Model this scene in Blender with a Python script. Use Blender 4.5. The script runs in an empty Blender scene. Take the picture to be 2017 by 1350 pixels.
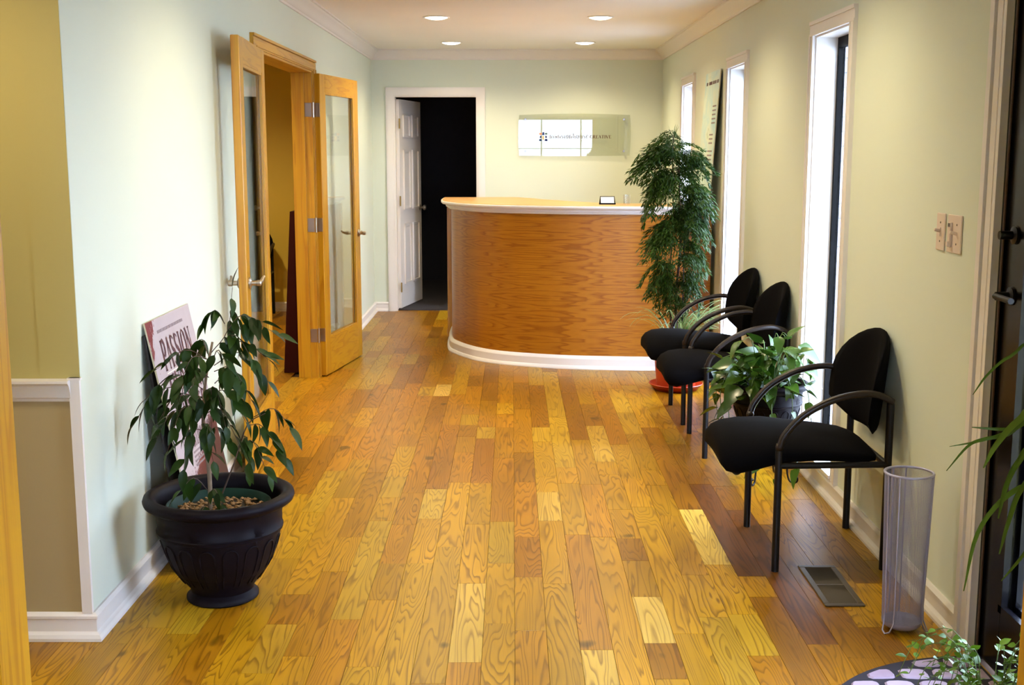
import bpy, bmesh, math, random
from mathutils import Vector, Matrix
R = math.radians
random.seed(7)
scene = bpy.context.scene
COL = scene.collection

# ------------------------------------------------------------------ camera, world, exposure
F_PX, EYE = 2363.0, 1.5
PITCH = math.atan(377.0 / F_PX)
cam_d = bpy.data.cameras.new('camera')
cam = bpy.data.objects.new('camera', cam_d)
COL.objects.link(cam)
cam.location = (0, 0, EYE)
cam.rotation_euler = (math.pi / 2 - PITCH, 0, 0)
cam_d.sensor_fit = 'HORIZONTAL'
cam_d.sensor_width = 36.0
cam_d.lens = 36.0 * F_PX / 2017.0
cam_d.clip_start = 0.05
cam_d.clip_end = 300
scene.camera = cam

world = bpy.data.worlds.new('daylight')
scene.world = world
world.use_nodes = True
bg = world.node_tree.nodes['Background']
bg.inputs['Color'].default_value = (0.60, 0.72, 1.0, 1)
bg.inputs['Strength'].default_value = 27.0

scene.view_settings.view_transform = 'Standard'
scene.view_settings.look = 'None'
scene.view_settings.exposure = 0.22
scene.view_settings.gamma = 1.0
scene.view_settings.use_curve_mapping = False
scene.cycles.use_denoising = True
scene.cycles.max_bounces = 5
scene.cycles.diffuse_bounces = 3
scene.cycles.glossy_bounces = 2
scene.cycles.use_light_tree = False
scene.cycles.transparent_max_bounces = 12
scene.cycles.use_adaptive_sampling = True
scene.cycles.adaptive_threshold = 0.06
scene.cycles.sample_clamp_indirect = 6.0
scene.cycles.caustics_reflective = False
scene.cycles.caustics_refractive = False

LAMP_W = 64.0
LAMP_COL = (1.0, 0.81, 0.50)

# main dimensions of the place (metres; camera stands at x = y = 0)
XL, XR = -1.30, 1.39          # faces of the two long walls
YC, YB = 3.55, 11.30          # near corner of the left wall, face of the back wall
ZC = 2.42                     # ceiling
YP = 2.10                     # pine-cased opening the camera looks through

# ------------------------------------------------------------------ materials
class N:
    def __init__(s, name):
        s.m = bpy.data.materials.new(name); s.m.use_nodes = True
        s.t = s.m.node_tree; s.b = s.t.nodes['Principled BSDF']; s.out = s.t.nodes['Material Output']
    def new(s, kind, **kw):
        n = s.t.nodes.new(kind)
        for k, v in kw.items(): setattr(n, k, v)
        return n
    def link(s, a, b): s.t.links.new(a, b)
    def val(s, sock, v):
        if hasattr(v, 'is_linked') or hasattr(v, 'links'): s.link(v, sock)
        else: sock.default_value = v
    def math(s, op, a, b=None, clamp=False):
        n = s.new('ShaderNodeMath', operation=op); n.use_clamp = clamp
        s.val(n.inputs[0], a)
        if b is not None: s.val(n.inputs[1], b)
        return n.outputs[0]
    def vec(s, op, a, b):
        n = s.new('ShaderNodeVectorMath', operation=op)
        s.val(n.inputs[0], a); s.val(n.inputs[1], b)
        return n.outputs[0]
    def noise(s, v, scale, detail=2.0, rough=0.5, dist=0.0):
        n = s.new('ShaderNodeTexNoise')
        if v is not None: s.link(v, n.inputs['Vector'])
        n.inputs['Scale'].default_value = scale; n.inputs['Detail'].default_value = detail
        n.inputs['Roughness'].default_value = rough; n.inputs['Distortion'].default_value = dist
        return n.outputs[0]
    def ramp(s, fac, stops):
        n = s.new('ShaderNodeValToRGB'); e = n.color_ramp.elements
        while len(e) < len(stops): e.new(0.5)
        for q, (p, c) in zip(e, stops):
            q.position = p; q.color = (c[0], c[1], c[2], 1) if not isinstance(c, (int, float)) else (c, c, c, 1)
        s.link(fac, n.inputs[0]); return n.outputs[0]
    def mix(s, fac, a, b, blend='MIX'):
        n = s.new('ShaderNodeMix', data_type='RGBA', blend_type=blend)
        s.val(n.inputs[0], fac)
        for k, v in ((6, a), (7, b)):
            s.val(n.inputs[k], v if not isinstance(v, tuple) else (v[0], v[1], v[2], 1))
        return n.outputs[2]
    def bump(s, h, strength=0.2, dist=0.01):
        n = s.new('ShaderNodeBump'); n.inputs['Strength'].default_value = strength; n.inputs['Distance'].default_value = dist
        s.link(h, n.inputs['Height']); s.link(n.outputs[0], s.b.inputs['Normal'])
    def pos(s): return s.new('ShaderNodeNewGeometry').outputs['Position']
    def obj(s): return s.new('ShaderNodeTexCoord').outputs['Object']
    def uv(s): return s.new('ShaderNodeTexCoord').outputs['UV']

def plain(name, col, rough=0.5, metal=0.0, var=0.06, scale=14.0, spec=None, bump=0.0):
    n = N(name)
    v = n.noise(n.obj(), scale, 0.0 if var < 0.03 else 1.0)
    f = n.math('ADD', n.math('MULTIPLY', v, 2 * var), 1.0 - var)
    cm = n.new('ShaderNodeVectorMath', operation='SCALE'); cm.inputs[0].default_value = col; n.link(f, cm.inputs['Scale'])
    n.link(cm.outputs[0], n.b.inputs['Base Color'])
    n.b.inputs['Roughness'].default_value = rough; n.b.inputs['Metallic'].default_value = metal
    if spec is not None: n.b.inputs['Specular IOR Level'].default_value = spec
    if bump: n.bump(n.noise(n.obj(), scale * 6, 4.0), bump, 0.004)
    return n.m

def glassy(name, tint=(0.97, 0.985, 0.98), refl=1.0, rough=0.0):
    n = N(name)
    tr = n.new('ShaderNodeBsdfTransparent'); tr.inputs[0].default_value = (*tint, 1)
    gl = n.new('ShaderNodeBsdfGlossy'); gl.inputs['Roughness'].default_value = rough
    fr = n.new('ShaderNodeFresnel')
    # the same index on both faces of a thin sheet (no total reflection on the way out)
    bk = n.new('ShaderNodeNewGeometry').outputs['Backfacing']
    n.link(n.math('SUBTRACT', 1.5, n.math('MULTIPLY', bk, 1.5 - 1 / 1.5)), fr.inputs[0])
    f = n.math('MULTIPLY', fr.outputs[0], refl, True)
    ms = n.new('ShaderNodeMixShader')
    n.link(f, ms.inputs[0]); n.link(tr.outputs[0], ms.inputs[1]); n.link(gl.outputs[0], ms.inputs[2])
    n.link(ms.outputs[0], n.out.inputs[0])
    return n.m

def emit(name, col, s):
    n = N(name)
    e = n.new('ShaderNodeEmission'); e.inputs[0].default_value = (*col, 1); e.inputs[1].default_value = s
    n.link(e.outputs[0], n.out.inputs[0]); return n.m

def oak(name, attr):
    n = N(name)
    p = n.pos()
    if attr:
        a = n.new('ShaderNodeAttribute', attribute_name='tone'); tone = a.outputs['Color']; rnd = n.math('MULTIPLY', a.outputs['Alpha'], 1.0)
    else:
        o = n.new('ShaderNodeObjectInfo'); tone = o.outputs['Color']; rnd = o.outputs['Random']
    cb = n.new('ShaderNodeCombineXYZ')
    n.link(n.math('MULTIPLY', rnd, 173.0), cb.inputs[0]); n.link(n.math('MULTIPLY', rnd, 391.0), cb.inputs[1])
    q = n.vec('ADD', p, cb.outputs[0])
    # cathedral figure: contour lines of a stretched noise field
    v = n.noise(n.vec('MULTIPLY', q, (8.5, 0.80, 1.0)), 1.0, 2.6, 0.48, 0.35)
    w = n.math('FRACT', n.math('MULTIPLY', v, 24.0))
    line = n.ramp(w, [(0.0, 0.0), (0.55, 0.12), (0.86, 0.95), (1.0, 0.0)])
    patch = n.noise(n.vec('MULTIPLY', q, (5.0, 1.2, 1.0)), 1.0, 2.0)
    fine = n.noise(n.vec('MULTIPLY', q, (260.0, 9.0, 1.0)), 1.0, 3.0)
    knot = n.ramp(n.noise(n.vec('MULTIPLY', q, (8.0, 5.0, 1.0)), 1.0, 1.0), [(0.0, 0.0), (0.74, 0.0), (0.80, 1.0)])
    amt = n.math('MULTIPLY', line, n.math('ADD', n.math('MULTIPLY', patch, 0.9), 0.08))
    k = n.math('SUBTRACT', 1.0, n.math('MULTIPLY', amt, 1.0))
    k = n.math('MULTIPLY', k, n.math('ADD', n.math('MULTIPLY', fine, 0.34), 0.83))
    k = n.math('MULTIPLY', k, n.math('ADD', n.math('MULTIPLY', patch, 1.0), 0.52))
    k = n.math('MULTIPLY', k, n.math('SUBTRACT', 1.0, n.math('MULTIPLY', knot, 0.7)))
    cm = n.new('ShaderNodeVectorMath', operation='SCALE'); n.link(tone, cm.inputs[0]); n.link(k, cm.inputs['Scale'])
    # darker figure is also redder
    hot = n.mix(n.math('MULTIPLY', amt, 0.9, True), cm.outputs[0], n.mix(1.0, cm.outputs[0], (1.0, 0.72, 0.45), 'MULTIPLY'))
    n.link(hot, n.b.inputs['Base Color'])
    n.link(n.math('ADD', n.math('MULTIPLY', fine, 0.14), 0.25), n.b.inputs['Roughness'])
    n.b.inputs['Specular IOR Level'].default_value = 0.38
    return n.m

def pine(name, col, axis=2, dark=0.5, ringscale=26.0):
    n = N(name)
    p = n.pos()
    o = n.new('ShaderNodeObjectInfo')
    cb = n.new('ShaderNodeCombineXYZ')
    for i in range(3): n.link(n.math('MULTIPLY', o.outputs['Random'], (31.0, 57.0, 83.0)[i]), cb.inputs[i])
    st = [ringscale * 0.7] * 3; st[axis] = 0.8
    v = n.noise(n.vec('ADD', n.vec('MULTIPLY', p, tuple(st)), cb.outputs[0]), 1.0, 1.5, 0.5, 0.3)
    w = n.math('FRACT', n.math('MULTIPLY', v, 5.0))
    line = n.ramp(w, [(0.0, 0.0), (0.5, 0.15), (0.88, 1.0), (1.0, 0.0)])
    fs = [220.0] * 3; fs[axis] = 6.0
    fine = n.noise(n.vec('MULTIPLY', p, tuple(fs)), 1.0, 2.0)
    k = n.math('MULTIPLY', n.math('SUBTRACT', 1.0, n.math('MULTIPLY', line, dark)), n.math('ADD', n.math('MULTIPLY', fine, 0.24), 0.88))
    c = n.mix(n.math('MULTIPLY', line, dark), col, (col[0] * 0.62, col[1] * 0.38, col[2] * 0.2))
    cm = n.new('ShaderNodeVectorMath', operation='SCALE'); n.link(c, cm.inputs[0]); n.link(n.math('ADD', n.math('MULTIPLY', fine, 0.24), 0.88), cm.inputs['Scale'])
    n.link(cm.outputs[0], n.b.inputs['Base Color'])
    n.b.inputs['Roughness'].default_value = 0.32
    return n.m

def desk_oak(name):
    # flat-sliced red oak veneer, grain running round the desk, figure repeating up the panel
    n = N(name)
    s = n.new('ShaderNodeSeparateXYZ'); n.link(n.uv(), s.inputs[0])
    zz = n.math('PINGPONG', n.math('ADD', s.outputs[1], 0.02), 0.0725)
    cb = n.new('ShaderNodeCombineXYZ')
    n.link(n.math('MULTIPLY', s.outputs[0], 1.35), cb.inputs[0]); n.link(n.math('MULTIPLY', zz, 15.0), cb.inputs[1]); n.link(n.math('MULTIPLY', s.outputs[1], 0.35), cb.inputs[2])
    v = n.noise(cb.outputs[0], 1.0, 2.4, 0.40, 0.15)
    w = n.math('FRACT', n.math('MULTIPLY', v, 11.0))
    line = n.ramp(w, [(0.0, 0.0), (0.5, 0.15), (0.85, 1.0), (1.0, 0.0)])
    fb = n.new('ShaderNodeCombineXYZ')
    n.link(n.math('MULTIPLY', s.outputs[0], 22.0), fb.inputs[0]); n.link(n.math('MULTIPLY', s.outputs[1], 420.0), fb.inputs[1])
    fine = n.noise(fb.outputs[0], 1.0, 3.0)
    big = n.noise(n.vec('MULTIPLY', n.uv(), (2.5, 1.2, 1.0)), 1.0, 2.0)
    base = n.mix(big, (0.33, 0.105, 0.004), (0.43, 0.175, 0.008))
    c = n.mix(n.math('MULTIPLY', line, 0.62), base, (0.17, 0.036, 0.002))
    cm = n.new('ShaderNodeVectorMath', operation='SCALE'); n.link(c, cm.inputs[0]); n.link(n.math('ADD', n.math('MULTIPLY', fine, 0.5), 0.75), cm.inputs['Scale'])
    n.link(cm.outputs[0], n.b.inputs['Base Color'])
    n.b.inputs['Roughness'].default_value = 0.34; n.b.inputs['Specular IOR Level'].default_value = 0.35
    return n.m

def leaf_mat(name, a, b, rough=0.35, trans=0.25, spec=0.3):
    n = N(name)
    o = n.new('ShaderNodeObjectInfo')
    v = n.noise(n.obj(), 40.0, 2.0)
    f = n.math('ADD', n.math('MULTIPLY', o.outputs['Random'], 0.7), n.math('MULTIPLY', v, 0.3))
    c = n.mix(f, a, b)
    n.link(c, n.b.inputs['Base Color']); n.b.inputs['Roughness'].default_value = rough; n.b.inputs['Specular IOR Level'].default_value = spec
    tl = n.new('ShaderNodeBsdfTranslucent'); n.link(c, tl.inputs[0])
    ms = n.new('ShaderNodeMixShader'); ms.inputs[0].default_value = trans
    n.link(n.b.outputs[0], ms.inputs[1]); n.link(tl.outputs[0], ms.inputs[2]); n.link(ms.outputs[0], n.out.inputs[0])
    return n.m

def striped_leaf(name):
    n = N(name)
    s = n.new('ShaderNodeSeparateXYZ'); n.link(n.uv(), s.inputs[0])
    d = n.math('ABSOLUTE', n.math('SUBTRACT', s.outputs[0], 0.5))
    c = n.ramp(d, [(0.0, (0.06, 0.19, 0.015)), (0.26, (0.10, 0.26, 0.02)), (0.36, (0.55, 0.62, 0.32)), (0.5, (0.68, 0.72, 0.48))])
    n.link(c, n.b.inputs['Base Color']); n.b.inputs['Roughness'].default_value = 0.35
    tl = n.new('ShaderNodeBsdfTranslucent'); n.link(c, tl.inputs[0])
    ms = n.new('ShaderNodeMixShader'); ms.inputs[0].default_value = 0.3
    n.link(n.b.outputs[0], ms.inputs[1]); n.link(tl.outputs[0], ms.inputs[2]); n.link(ms.outputs[0], n.out.inputs[0])
    return n.m

def poster_mat(name):
    # printed sheet: lilac-white ground, red splash in the upper left, dark wine lower part with ragged edge and a pale gown shape
    n = N(name)
    uv = n.uv()
    s = n.new('ShaderNodeSeparateXYZ'); n.link(uv, s.inputs[0]); u, v = s.outputs[0], s.outputs[1]
    nz = n.noise(uv, 9.0, 6.0, 0.7)
    nf = n.noise(uv, 34.0, 5.0, 0.75)
    ground = n.mix(n.noise(uv, 6.0, 4.0), (0.40, 0.34, 0.37), (0.50, 0.45, 0.46))
    # lower dark field, upper edge slopes up to the right
    edge = n.math('ADD', n.math('MULTIPLY', u, 0.30), 0.27)
    f = n.math('ADD', n.math('SUBTRACT', edge, v), n.math('MULTIPLY', n.math('SUBTRACT', nf, 0.5), 0.30))
    fd = n.ramp(f, [(0.0, 0.0), (0.015, 1.0)])
    wine = n.mix(n.ramp(f, [(0.0, 0.0), (0.22, 1.0)]), (0.095, 0.004, 0.004), (0.022, 0.005, 0.006))
    c = n.mix(fd, ground, wine)
    # pale gown
    gu = n.math('DIVIDE', n.math('SUBTRACT', u, n.math('ADD', 0.60, n.math('MULTIPLY', v, 0.35))), 0.20)
    gv = n.math('DIVIDE', n.math('SUBTRACT', v, 0.10), 0.19)
    g = n.math('SUBTRACT', 1.0, n.math('ADD', n.math('MULTIPLY', gu, gu), n.math('MULTIPLY', gv, gv)))
    c = n.mix(n.ramp(g, [(0.0, 0.0), (0.35, 0.35), (0.8, 0.9)]), c, (0.46, 0.42, 0.43))
    # splash in the corner and flecks
    cu = n.math('MULTIPLY', u, 3.4); cv = n.math('MULTIPLY', n.math('SUBTRACT', 1.0, v), 6.0)
    r = n.math('ADD', n.math('SUBTRACT', 0.55, n.math('ADD', cu, n.math('MULTIPLY', cv, 0.7))), n.math('MULTIPLY', n.math('SUBTRACT', nz, 0.5), 1.6))
    c = n.mix(n.ramp(r, [(0.0, 0.0), (0.05, 1.0)]), c, (0.15, 0.005, 0.004))
    fl = n.ramp(n.noise(uv, 40.0, 2.0), [(0.0, 0.0), (0.71, 0.0), (0.73, 1.0)])
    c = n.mix(n.math('MULTIPLY', fl, n.ramp(u, [(0.0, 0.9), (0.35, 0.0)])), c, (0.22, 0.02, 0.02))
    n.link(c, n.b.inputs['Base Color']); n.b.inputs['Roughness'].default_value = 0.35
    return n.m

def teal_print(name):
    n = N(name)
    uv = n.uv()
    a = n.noise(n.vec('MULTIPLY', uv, (2.5, 6.0, 1)), 1.0, 4.0, 0.6, 0.8)
    c = n.ramp(a, [(0.25, (0.36, 0.62, 0.68)), (0.5, (0.56, 0.72, 0.66)), (0.62, (0.66, 0.74, 0.62)), (0.75, (0.34, 0.50, 0.30))])
    n.link(c, n.b.inputs['Base Color']); n.b.inputs['Roughness'].default_value = 0.4
    return n.m

M = {}
M['wall'] = plain('sage_wall_paint', (0.685, 0.745, 0.625), 0.6, var=0.015, scale=3)
M['khaki'] = plain('khaki_wall_paint', (0.46, 0.385, 0.135), 0.6, var=0.02, scale=3)
M['tan'] = plain('tan_wainscot_paint', (0.42, 0.33, 0.17), 0.6, var=0.02, scale=3)
M['gold'] = plain('gold_wall_paint', (0.62, 0.43, 0.045), 0.6, var=0.02, scale=3)
M['ceil'] = plain('ceiling_paint', (0.90, 0.885, 0.85), 0.7, var=0.015, scale=3)
M['trim'] = plain('white_trim_paint', (0.80, 0.77, 0.74), 0.35, var=0.015, scale=5)
M['dark'] = plain('unlit_room_shade', (0.012, 0.012, 0.016), 0.8)  # near-black colour stands in for the shade of the unlit room
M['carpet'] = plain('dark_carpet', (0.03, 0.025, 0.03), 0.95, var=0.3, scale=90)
M['sub'] = plain('dark_joint', (0.06, 0.03, 0.012), 0.8)
M['oak'] = oak('oak_plank', False)
M['oakfield'] = oak('oak_plank_far', True)
M['pine'] = pine('varnished_pine', (0.54, 0.270, 0.008), 2, 0.55)
M['pineh'] = pine('varnished_pine_rail', (0.54, 0.270, 0.008), 1, 0.55)
M['pinex'] = pine('varnished_pine_head', (0.54, 0.270, 0.008), 0, 0.55)
M['desk'] = desk_oak('desk_oak_veneer')
M['desktop'] = pine('desk_top_oak', (0.66, 0.36, 0.10), 0, 0.3)
M['black'] = plain('black_fabric', (0.0013, 0.0013, 0.0024), 0.85, var=0.3, scale=120, spec=0.06)
M['blackmetal'] = plain('black_metal_tube', (0.003, 0.003, 0.005), 0.45, var=0.1, spec=0.3)
M['bronze'] = plain('dark_bronze_arm', (0.014, 0.008, 0.006), 0.36, var=0.15, spec=0.35)
M['blackdoor'] = plain('black_door_paint', (0.0025, 0.0025, 0.004), 0.22, var=0.05, spec=0.2)
M['frame'] = plain('black_window_frame', (0.003, 0.003, 0.003), 0.6, spec=0.08)
M['nickel'] = plain('brushed_nickel', (0.50, 0.43, 0.34), 0.3, 1.0)
M['brass'] = plain('aged_brass', (0.38, 0.25, 0.08), 0.35, 1.0)
M['steel'] = plain('satin_steel', (0.46, 0.46, 0.52), 0.3, 1.0)
M['wire'] = plain('silver_wire_sky_tint', (0.40, 0.40, 0.58), 0.35, 0.35)  # silver wire with the blue of reflected daylight mixed into its colour
M['vent'] = plain('brown_grey_register', (0.14, 0.115, 0.09), 0.4, 0.6)
M['ventdark'] = plain('register_slats', (0.10, 0.085, 0.070), 0.45, 0.5)
M['void'] = plain('dark_void', (0.004, 0.004, 0.004), 0.9)
M['urn'] = plain('dark_plum_resin', (0.0048, 0.0030, 0.0052), 0.5, var=0.35, scale=60, spec=0.10)
M['nursery'] = plain('green_nursery_pot', (0.006, 0.030, 0.017), 0.5, spec=0.2)
M['soil'] = plain('potting_soil', (0.018, 0.012, 0.008), 0.95, var=0.5, scale=90)
M['pebble'] = leaf_mat('tan_pebble', (0.22, 0.11, 0.04), (0.50, 0.32, 0.14), 0.7, 0.0)
M['redpot'] = plain('red_plastic', (0.42, 0.040, 0.010), 0.35)
M['bark'] = plain('pale_bark', (0.22, 0.15, 0.09), 0.8, var=0.3, scale=60)
M['darkbark'] = plain('brown_bark', (0.085, 0.050, 0.034), 0.8, var=0.3, scale=60)
M['stem'] = plain('green_stem', (0.09, 0.16, 0.03), 0.5)
M['ficus'] = leaf_mat('ficus_leaf', (0.008, 0.022, 0.004), (0.026, 0.058, 0.007), 0.42, 0.12, 0.18)
M['fern'] = leaf_mat('feathery_leaf', (0.010, 0.034, 0.004), (0.040, 0.090, 0.010), 0.5, 0.2, 0.2)
M['pothos'] = leaf_mat('pothos_leaf', (0.014, 0.048, 0.006), (0.060, 0.125, 0.010), 0.26, 0.12, 0.45)
M['ivy'] = leaf_mat('creeper_leaf', (0.030, 0.085, 0.003), (0.120, 0.200, 0.010), 0.4, 0.2, 0.2)
M['blade'] = leaf_mat('grass_blade', (0.028, 0.055, 0.004), (0.080, 0.115, 0.010), 0.45, 0.15, 0.2)
M['spider'] = striped_leaf('spider_plant_leaf')
M['passion'] = poster_mat('passion_poster_print')
M['teal'] = teal_print('teal_poster_print')
M['ink'] = plain('wine_ink', (0.060, 0.006, 0.008), 0.5)
M['greyink'] = plain('grey_ink', (0.22, 0.17, 0.18), 0.5)
M['board'] = plain('gap_shade_black', (0.008, 0.007, 0.008), 0.7)  # shadow tone of the poster gap as a flat black
M['cream'] = plain('cream_board_edge', (0.70, 0.62, 0.42), 0.6)
M['maroon'] = plain('maroon_panel', (0.036, 0.004, 0.002), 0.6, spec=0.1)
M['plate'] = plain('ivory_plastic', (0.72, 0.60, 0.50), 0.35)
M['glass'] = glassy('clear_pane')
M['acrylic'] = glassy('acrylic_sheet', (0.90, 0.91, 0.88), 1.0)
M['tumbler'] = glassy('tumbler_glass', (0.95, 0.96, 0.97), 1.6)
M['matbase'] = plain('mat_rubber', (0.010, 0.010, 0.022), 0.7)
M['stone'] = leaf_mat('lavender_stone_pad', (0.30, 0.22, 0.30), (0.46, 0.38, 0.50), 0.65, 0.0)
M['brick'] = leaf_mat('grey_brick', (0.30, 0.27, 0.30), (0.42, 0.39, 0.44), 0.9, 0.0)
M['mortar'] = plain('pale_mortar', (0.60, 0.60, 0.62), 0.95)
M['ground'] = plain('concrete_paving', (0.42, 0.42, 0.40), 0.9, var=0.1, scale=2)
M['lens'] = emit('lamp_lens', (1.0, 0.90, 0.70), 14.0)
M['card'] = plain('white_card', (0.80, 0.76, 0.68), 0.6)

# ------------------------------------------------------------------ mesh helpers
class MB:
    def __init__(s): s.v = []; s.f = []; s.uv = {}
    def add(s, vs, fs):
        o = len(s.v); s.v += [tuple(p) for p in vs]; s.f += [tuple(i + o for i in f) for f in fs]; return s
    def box(s, x0, x1, y0, y1, z0, z1):
        return s.add([(x0, y0, z0), (x1, y0, z0), (x1, y1, z0), (x0, y1, z0), (x0, y0, z1), (x1, y0, z1), (x1, y1, z1), (x0, y1, z1)],
                     [(3, 2, 1, 0), (4, 5, 6, 7), (0, 1, 5, 4), (1, 2, 6, 5), (2, 3, 7, 6), (3, 0, 4, 7)])
    def cbox(s, x0, x1, y0, y1, z0, z1, c):
        # box with all edges chamfered by c
        vs = []; 
        m = bmesh.new()
        for a in (x0, x1):
            for b in (y0, y1):
                for d in (z0, z1): m.verts.new((a, b, d))
        bmesh.ops.convex_hull(m, input=m.verts)
        bmesh.ops.dissolve_limit(m, angle_limit=0.01, verts=m.verts, edges=m.edges)
        bmesh.ops.bevel(m, geom=m.edges[:], offset=c, segments=1, affect='EDGES')
        m.verts.index_update()
        s.add([v.co[:] for v in m.verts], [[v.index for v in f.verts] for f in m.faces]); m.free()
        return s
    def tube(s, pts, r, n=8, caps=True):
        pts = [Vector(p) for p in pts]; m = len(pts); rr = r if isinstance(r, (list, tuple)) else [r] * m
        t0 = (pts[1] - pts[0]).normalized()
        up = Vector((0, 0, 1)) if abs(t0.z) < 0.9 else Vector((1, 0, 0))
        nrm = t0.cross(up).normalized(); vs = []
        for i, p in enumerate(pts):
            t = (pts[min(i + 1, m - 1)] - pts[max(i - 1, 0)]).normalized()
            nrm = (nrm - t * nrm.dot(t))
            nrm = nrm.normalized() if nrm.length > 1e-6 else t.orthogonal().normalized()
            b = t.cross(nrm)
            for k in range(n):
                a = 2 * math.pi * k / n
                vs.append(p + (nrm * math.cos(a) + b * math.sin(a)) * rr[i])
        fs = [(i * n + k, i * n + (k + 1) % n, (i + 1) * n + (k + 1) % n, (i + 1) * n + k) for i in range(m - 1) for k in range(n)]
        if caps: fs += [tuple(range(n - 1, -1, -1)), tuple((m - 1) * n + k for k in range(n))]
        return s.add(vs, fs)
    def lathe(s, prof, n=32, c=(0, 0, 0), close=False):
        vs = []; m = len(prof)
        for r, z in prof:
            for k in range(n):
                a = 2 * math.pi * k / n; vs.append((c[0] + r * math.cos(a), c[1] + r * math.sin(a), c[2] + z))
        fs = [(i * n + k, i * n + (k + 1) % n, (i + 1) * n + (k + 1) % n, (i + 1) * n + k) for i in range(m - 1) for k in range(n)]
        if close: fs += [((m - 1) * n + k, (m - 1) * n + (k + 1) % n, (k + 1) % n, k) for k in range(n)]
        else:
            if prof[0][0] > 1e-6: fs.append(tuple(range(n - 1, -1, -1)))
            if prof[-1][0] > 1e-6: fs.append(tuple((m - 1) * n + k for k in range(n)))
        return s.add(vs, fs)
    def prism(s, poly, z0, z1):
        n = len(poly)
        return s.add([(x, y, z0) for x, y in poly] + [(x, y, z1) for x, y in poly],
                     [tuple(range(n - 1, -1, -1)), tuple(range(n, 2 * n))] + [(i, (i + 1) % n, n + (i + 1) % n, n + i) for i in range(n)])
    def sweep(s, prof, path, closed=False, inward=1.0):
        # prof: (offset to the right of travel, z) points; path: xy polyline with mitred corners
        m = len(path); k = len(prof); vs = []
        for i in range(m):
            p = Vector(path[i])
            a = (p - Vector(path[i - 1])).normalized() if i > 0 else None
            b = (Vector(path[i + 1]) - p).normalized() if i < m - 1 else None
            if a is None: a = b
            if b is None: b = a
            na = Vector((a.y, -a.x)); nb = Vector((b.y, -b.x)); mt = na + nb
            mt = mt / max(mt.dot(na), 0.2)
            for o, z in prof: vs.append((p.x + mt.x * o, p.y + mt.y * o, z))
        fs = [(i * k + j, i * k + (j + 1) % k, (i + 1) * k + (j + 1) % k, (i + 1) * k + j) for i in range(m - 1) for j in range(k)]
        fs += [tuple(range(k - 1, -1, -1)), tuple((m - 1) * k + j for j in range(k))]
        return s.add(vs, fs)
    def xf(s, mat):
        s.v = [tuple(mat @ Vector(p)) for p in s.v]; return s
    def mesh(s, name, m, smooth=False, fix=True):
        me = bpy.data.meshes.new(name); me.from_pydata(s.v, [], s.f)
        if fix:
            b = bmesh.new(); b.from_mesh(me); bmesh.ops.recalc_face_normals(b, faces=b.faces[:]); b.to_mesh(me); b.free()
        if smooth is not False:
            me.polygons.foreach_set('use_smooth', [True] * len(me.polygons))
            if smooth is not True: me.set_sharp_from_angle(angle=R(smooth))
        if m is not None: me.materials.append(M[m] if isinstance(m, str) else m)
        me.update(); return me
    def build(s, name, m, parent=None, smooth=False, loc=(0, 0, 0)):
        return put(name, s.mesh(name, m, smooth), parent, loc)

def put(name, me, parent=None, loc=(0, 0, 0), rot=(0, 0, 0), sc=(1, 1, 1)):
    o = bpy.data.objects.new(name, me); COL.objects.link(o)
    o.location = loc; o.rotation_euler = rot; o.scale = sc
    if parent is not None: o.parent = parent
    return o

def tag(o, label=None, cat=None, group=None, kind=None):
    if label: o['label'] = label
    if cat: o['category'] = cat
    if group: o['group'] = group
    if kind: o['kind'] = kind
    return o

def thing(name, loc, label, cat, group=None, rz=0.0, kind=None):
    o = bpy.data.objects.new(name, None); COL.objects.link(o)
    o.location = loc; o.rotation_euler = (0, 0, rz); o.empty_display_size = 0.1
    return tag(o, label, cat, group, kind)

def struct(name, mb, m, label=None, cat=None, smooth=False):
    return tag(mb.build(name, m, None, smooth), label, cat, None, 'structure')

def copy_tree(root, loc, rz, label, group=None):
    r = root.copy(); COL.objects.link(r); r.location = loc; r.rotation_euler = (0, 0, rz); r['label'] = label
    if group: r['group'] = group
    for ch in root.children:
        c = ch.copy(); COL.objects.link(c); c.parent = r
        for g in ch.children:
            d = g.copy(); COL.objects.link(d); d.parent = c
    return r

def catmull(pts, n=6):
    P = [Vector(p) for p in pts]; P = [P[0] * 2 - P[1]] + P + [P[-1] * 2 - P[-2]]; out = []
    for i in range(1, len(P) - 2):
        a, b, c, d = P[i - 1], P[i], P[i + 1], P[i + 2]
        for k in range(n):
            t = k / n
            out.append(0.5 * ((2 * b) + (c - a) * t + (2 * a - 5 * b + 4 * c - d) * t * t + (3 * b - a - 3 * c + d) * t ** 3))
    out.append(P[-2]); return out

def wall_x(mb, x0, x1, y0, y1, z0, z1, holes):
    # wall slab normal to x with rectangular holes (ya, yb, za, zb), sorted by ya
    y = y0
    for a, b, c, d in holes:
        mb.box(x0, x1, y, a, z0, z1)
        if c > z0: mb.box(x0, x1, a, b, z0, c)
        if d < z1: mb.box(x0, x1, a, b, d, z1)
        y = b
    mb.box(x0, x1, y, y1, z0, z1); return mb

def wall_y(mb, y0, y1, x0, x1, z0, z1, holes):
    x = x0
    for a, b, c, d in holes:
        mb.box(x, a, y0, y1, z0, z1)
        if c > z0: mb.box(a, b, y0, y1, z0, c)
        if d < z1: mb.box(a, b, y0, y1, d, z1)
        x = b
    mb.box(x, x1, y0, y1, z0, z1); return mb

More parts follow.
